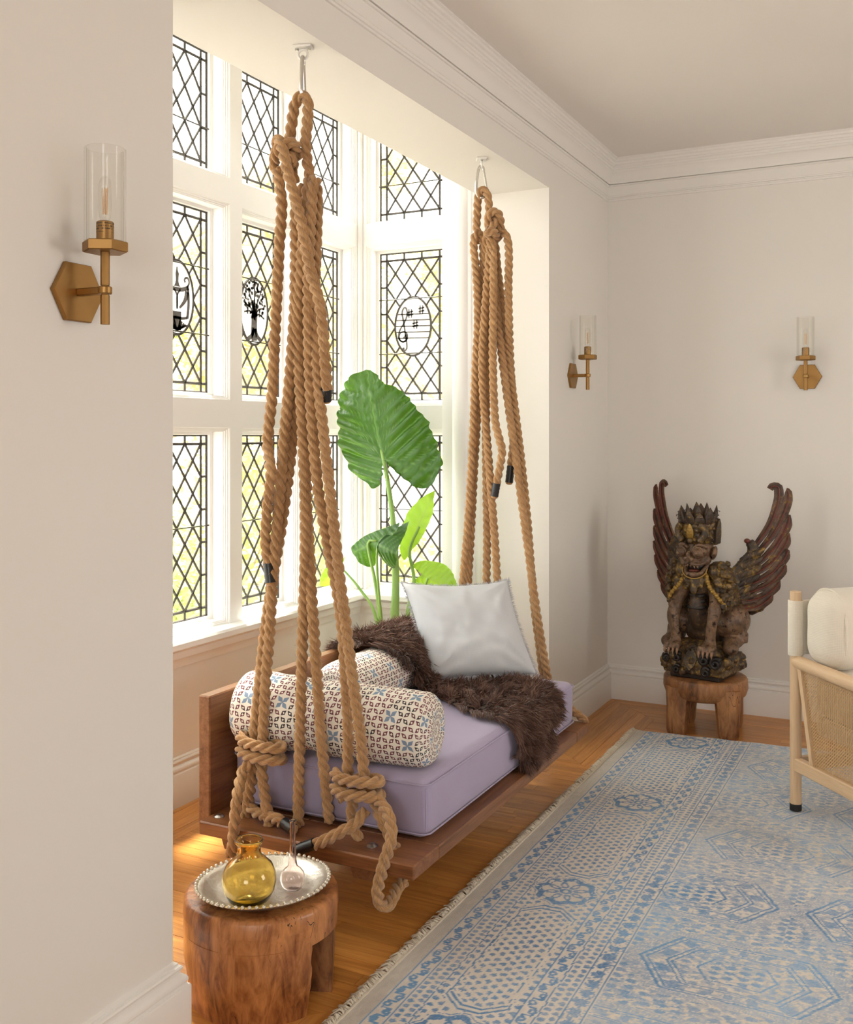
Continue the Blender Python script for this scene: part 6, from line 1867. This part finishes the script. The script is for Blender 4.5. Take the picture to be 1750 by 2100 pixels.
# wings: broad feathers fanning from a shoulder piece
for s in (-1, 1):
    WG = thing('wing', None, None); WG.parent = ST; WG.location = (s * 0.085, 0.055, 0.40)
    dv_ = Vector((s * 0.82, 0.572, 0)); nv = Vector((s * 0.572, -0.82, 0)) * (1 if s > 0 else 1)
    def W3(u, v, d=0.0): return dv_ * u + nv * (d + 0.25 * u * u - 0.0) + Vector((0, 0, v))
    # shoulder plate
    m = MB(); m.prism([(-0.02, -0.06), (0.05, -0.085), (0.11, -0.04), (0.155, 0.07), (0.185, 0.235), (0.150, 0.295), (0.115, 0.275), (0.125, 0.235), (0.05, 0.150), (-0.03, 0.115)], -0.020, 0.020, W3)
    wp = sculpt(m, 'wing_shoulder', 'carved_gilt', 0.006, 2, 0.005, 50, parent=WG)
    MB().ball(W3(0.118, 0.288), (0.016, 0.016, 0.013), 10, 8).build('knob', 'carved_red', WG, angle=180)
    tips = [(0.272, 0.555, -0.060), (0.318, 0.535, 0.03), (0.322, 0.425, 0.03), (0.318, 0.335, 0.035), (0.312, 0.250, 0.04), (0.298, 0.175, 0.045), (0.270, 0.095, 0.05), (0.235, 0.030, 0.05)]
    roots = [(0.145, 0.245), (0.150, 0.200), (0.145, 0.150), (0.135, 0.105), (0.120, 0.060), (0.105, 0.020), (0.085, -0.020), (0.060, -0.055)]
    for i, ((tu, tv_, cv), (ru, rv)) in enumerate(zip(tips, roots)):
        P0, P1 = Vector((ru, rv)), Vector((tu, tv_)); D_ = P1 - P0; N_ = Vector((D_.y, -D_.x)).normalized()
        C1 = P0 + D_ * 0.45 + N_ * (0.030); C2 = P0 + D_ * 0.82 + N_ * 0.022
        cl = spline([(P0.x, 0, P0.y), (C1.x, 0, C1.y), (C2.x, 0, C2.y), (P1.x, 0, P1.y)], 0.012)
        if i < 2:
            hk = [(tu - 0.012, 0, tv_ + 0.012), (tu - 0.032, 0, tv_ + 0.012), (tu - 0.042, 0, tv_ - 0.002)]
            cl = spline([(P0.x, 0, P0.y), (C1.x, 0, C1.y), (C2.x, 0, C2.y), (P1.x, 0, P1.y)] + hk[: 3 if i == 0 else 1], 0.012)
        n_ = len(cl); m = MB(); rs = []
        for k_, p in enumerate(cl):
            t = k_ / (n_ - 1)
            tt = (cl[min(k_ + 1, n_ - 1)] - cl[max(k_ - 1, 0)]).normalized(); nn = Vector((tt.z, 0, -tt.x))
            w = 0.0235 * (0.55 + 0.75 * t if t < 0.6 else 1.0) * (1 if t < 0.85 else 1 - (t - 0.85) / 0.15 * (0.35 if i < 2 else 0.75)); th = 0.010 * (1 - 0.4 * t)
            ring = []
            for a_, b_ in ((-1, 0), (-0.8, 0.6), (-0.35, 0.25), (0, 0.45), (0.35, 0.25), (0.8, 0.6), (1, 0), (0.8, -0.6), (0, -0.4), (-0.8, -0.6)):
                q = p + nn * (w * a_); ring.append(W3(q.x, q.z, th * b_ + 0.004 * i))
            rs.append(ring)
        m.rings(rs); ft = m.build('feather', 'carved_feather', WG, angle=60)
        # raised red rim
        mm = MB(); mm.tube([W3(p.x - 0.0, p.z, 0.0085 + 0.004 * i) for p in cl[2:-1]], 0.0035, 6); mm.build('feather_rib', 'carved_red', WG)
    rw = random.Random(60 + s)
    for row_ in range(3):
        for j in range(6):
            u0, v0 = 0.055 + 0.030 * row_ + 0.008 * j, -0.035 + 0.045 * j + 0.012 * row_
            m = MB(); L = 0.062
            rs = []
            for t, f in ((0, 0.5), (0.3, 1.0), (0.65, 0.95), (0.9, 0.5), (1.0, 0.05)):
                c = Vector((u0 + L * 0.72 * t, 0, v0 + L * 0.70 * t)); w = 0.015 * f
                rs.append([W3(c.x + w * 0.7 * math.cos(q), c.z - w * 0.72 * math.cos(q), 0.019 + 0.002 * row_ + 0.007 * f * math.sin(q)) for q in [2 * math.pi * i / 8 for i in range(8)]])
            m.rings(rs); m.build('short_feather', 'carved_gilt' if rw.random() < 0.4 else 'carved_dark', WG, angle=60)
# tail
P = spline([(0.07, 0.13, 0.30), (0.17, 0.17, 0.33), (0.245, 0.17, 0.365), (0.275, 0.17, 0.41), (0.262, 0.17, 0.45), (0.240, 0.17, 0.455), (0.232, 0.17, 0.435)], 0.012); n_ = len(P)
m = MB(); m.tube(P, [0.034 - 0.020 * i / n_ for i in range(n_)], 12)
for i in range(4): m.ball((0.19 + 0.015 * i, 0.165, 0.325 + 0.008 * i), 0.022, 10, 8)
sculpt(m, 'tail', 'carved_gilt', 0.005, 2, 0.004, 60)

# ------------------------------------------------------------------ garden beyond the windows
def mat_foliage(name, a, b):
    k = NT(name)
    at = k.n('Attribute', attribute_name='tone'); sp = k.n('SeparateColor'); k.put(sp.inputs[0], at.outputs['Color'])
    c = k.mix(sp.outputs[0], a, b)
    g = k.bsdf(c, 0.6, spec=0.3); t = k.n('BsdfTranslucent'); k.put(t.inputs[0], c)
    mx = k.n('MixShader'); mx.inputs[0].default_value = 0.45; k.put(mx.inputs[1], g.outputs[0]); k.put(mx.inputs[2], t.outputs[0])
    M[name] = k.done(mx)
mat_foliage('yellow_leaves', (0.52, 0.45, 0.15), (0.78, 0.70, 0.36)); mat_foliage('green_leaves', (0.26, 0.34, 0.12), (0.52, 0.56, 0.28)); mat_foliage('lime_leaves', (0.38, 0.44, 0.10), (0.66, 0.66, 0.28))
mat_simple('bark', (0.34, 0.27, 0.21), 0.9); mat_simple('lawn', (0.42, 0.40, 0.37), 0.95); mat_simple('stucco', (0.62, 0.59, 0.55), 0.9); mat_simple('slate', (0.20, 0.20, 0.21), 0.8); mat_simple('house_glass', (0.10, 0.11, 0.12), 0.1); mat_simple('brick_red', (0.30, 0.10, 0.06), 0.9)
def leaves(centres, n, size, seed, mat):
    r = np.random.default_rng(seed)
    C = np.array([c[:3] for c in centres]); R = np.array([c[3] for c in centres]); k = r.integers(len(C), size=n)
    d = r.normal(size=(n, 3)); d /= np.linalg.norm(d, axis=1, keepdims=True); p = C[k] + d * (R[k] * r.random(n) ** 0.45)[:, None]
    u = r.normal(size=(n, 3)); u /= np.linalg.norm(u, axis=1, keepdims=True); w = np.cross(u, r.normal(size=(n, 3))); w /= np.linalg.norm(w, axis=1, keepdims=True)
    s = (size * r.uniform(0.6, 1.3, n))[:, None]
    V = np.stack([p - u * s, p + w * s * 0.55, p + u * s, p - w * s * 0.55], 1)
    me = bpy.data.meshes.new('foliage'); me.vertices.add(n * 4); me.vertices.foreach_set('co', V.ravel().astype(np.float32)); me.loops.add(n * 4); me.loops.foreach_set('vertex_index', np.arange(n * 4, dtype=np.int32))
    me.polygons.add(n); me.polygons.foreach_set('loop_start', np.arange(0, n * 4, 4, dtype=np.int32)); me.polygons.foreach_set('loop_total', np.full(n, 4, dtype=np.int32)); me.update(calc_edges=True)
    ca = me.color_attributes.new('tone', 'FLOAT_COLOR', 'POINT'); t = np.repeat(np.clip(r.normal(0.5, 0.25, n), 0, 1), 4); ca.data.foreach_set('color', np.stack([t, t, t, np.ones_like(t)], 1).ravel().astype(np.float32))
    me.materials.append(M[mat]); return me
GZ = -0.45
def tree(lab, x, y, h, spread, n, mat, seed, trunk=0.09):
    t = thing('garden_tree', lab, 'tree', (x, y, GZ), 0, 'garden trees'); r = random.Random(seed); cs = []
    m = MB(); P = spline([(0, 0, 0), (r.uniform(-.1, .1), r.uniform(-.1, .1), h * 0.3), (r.uniform(-.2, .2), r.uniform(-.2, .2), h * 0.6), (r.uniform(-.3, .3), r.uniform(-.3, .3), h * 0.9)], 0.1); n_ = len(P)
    m.tube(P, [trunk * (1 - 0.8 * i / n_) for i in range(n_)], 8)
    for i in range(11):
        b = P[int(n_ * r.uniform(0.28, 0.9))]; a = r.uniform(0, 6.283); L = spread * r.uniform(0.5, 1.0); e = b + Vector((math.cos(a) * L, math.sin(a) * L, r.uniform(0.0, 0.6) * L))
        m.tube([b, b.lerp(e, 0.5) + Vector((0, 0, 0.08)), e], [trunk * 0.4, trunk * 0.25, trunk * 0.08], 6)
        for f in (0.55, 0.8, 1.0): q = b.lerp(e, f); cs.append((q.x, q.y, q.z, r.uniform(0.22, 0.42)))
    m.build('trunk', 'bark', t)
    o = link('foliage', leaves(cs, n, 0.040, seed, mat), t); o['kind'] = 'stuff'
tree('yellow-leaved garden tree outside the bay behind the lantern pane', -5.6, 6.3, 4.6, 1.5, 9000, 'yellow_leaves', 1)
tree('yellow-leaved garden tree outside the bay beyond the music-note pane', -3.9, 8.6, 4.4, 1.5, 9000, 'yellow_leaves', 2)
tree('taller greenish garden tree farther off behind the yellow one', -7.6, 10.2, 5.6, 1.9, 8000, 'lime_leaves', 3)
tree('slim yellow garden tree outside at the tree-motif pane', -5.0, 8.0, 4.8, 1.4, 8000, 'yellow_leaves', 4)
def shrub(lab, x, y, w, h, n, mat, seed):
    t = thing('garden_shrub', lab, 'shrub', (x, y, GZ), 0, 'garden shrubs'); r = random.Random(seed); cs = []
    m = MB()
    for i in range(9):
        a = r.uniform(0, 6.283); e = (math.cos(a) * w * r.random(), math.sin(a) * w * r.random(), h * r.uniform(0.3, 0.9)); m.tube([(0, 0, 0), (e[0] * 0.4, e[1] * 0.4, e[2] * 0.6), e], [0.02, 0.014, 0.005], 5); cs.append((e[0], e[1], e[2], w * 0.55))
    m.build('stems', 'bark', t); o = link('foliage', leaves(cs, n, 0.034, seed, mat), t); o['kind'] = 'stuff'
for i, (lab, x, y, w, h, mt) in enumerate((('bushy green shrub just outside the lowest lantern-side pane', -4.4, 4.7, 0.8, 1.5, 'green_leaves'), ('light green shrub outside below the tree-motif pane', -4.7, 6.0, 0.8, 1.5, 'lime_leaves'), ('dense green shrub outside the low pane nearest the bay corner', -4.3, 7.2, 0.8, 1.4, 'green_leaves'),
                                           ('lime green shrub outside the low side pane behind the plant', -3.1, 6.8, 0.7, 1.3, 'lime_leaves'), ('dark green shrub at the right of the low side pane', -2.2, 6.6, 0.7, 1.5, 'green_leaves'), ('far green hedge shrub near the white house', -7.2, 6.2, 1.0, 1.7, 'green_leaves'))):
    shrub(lab, x, y, w, h, 3600, mt, 40 + i)
struct(MB().box(-16, -2.96, -6, 20, GZ - 0.1, GZ).build('ground', 'lawn', smooth=False))
hs = thing('house', 'pale neighbouring house with dark roof beyond the garden trees', 'house', (-11.5, 9.0, GZ), math.radians(25))
MB().box(-1.5, 1.5, -4, 4, 0, 3.3).build('wall', 'stucco', hs, smooth=False)
MB().prism([(-1.8, 3.3), (1.8, 3.3), (0.0, 4.6)], -4.3, 4.3, lambda a, b, d: (a, d, b)).build('roof', 'slate', hs, smooth=False)
for yy in (-2.8, -1.0, 0.8, 2.6):
    wf = MB().box(1.48, 1.54, yy - 0.45, yy + 0.45, 1.2, 2.5).build('window', 'window_paint', hs, smooth=False)
    for a, b in ((-0.40, -0.02), (0.02, 0.40)):
        for z0, z1 in ((1.26, 1.83), (1.87, 2.44)): MB().box(1.535, 1.55, yy + a, yy + b, z0, z1).build('pane', 'house_glass', wf, smooth=False)
MB().box(-0.3, 0.3, 2.6, 3.3, 3.6, 5.2).build('chimney', 'brick_red', hs, smooth=False)
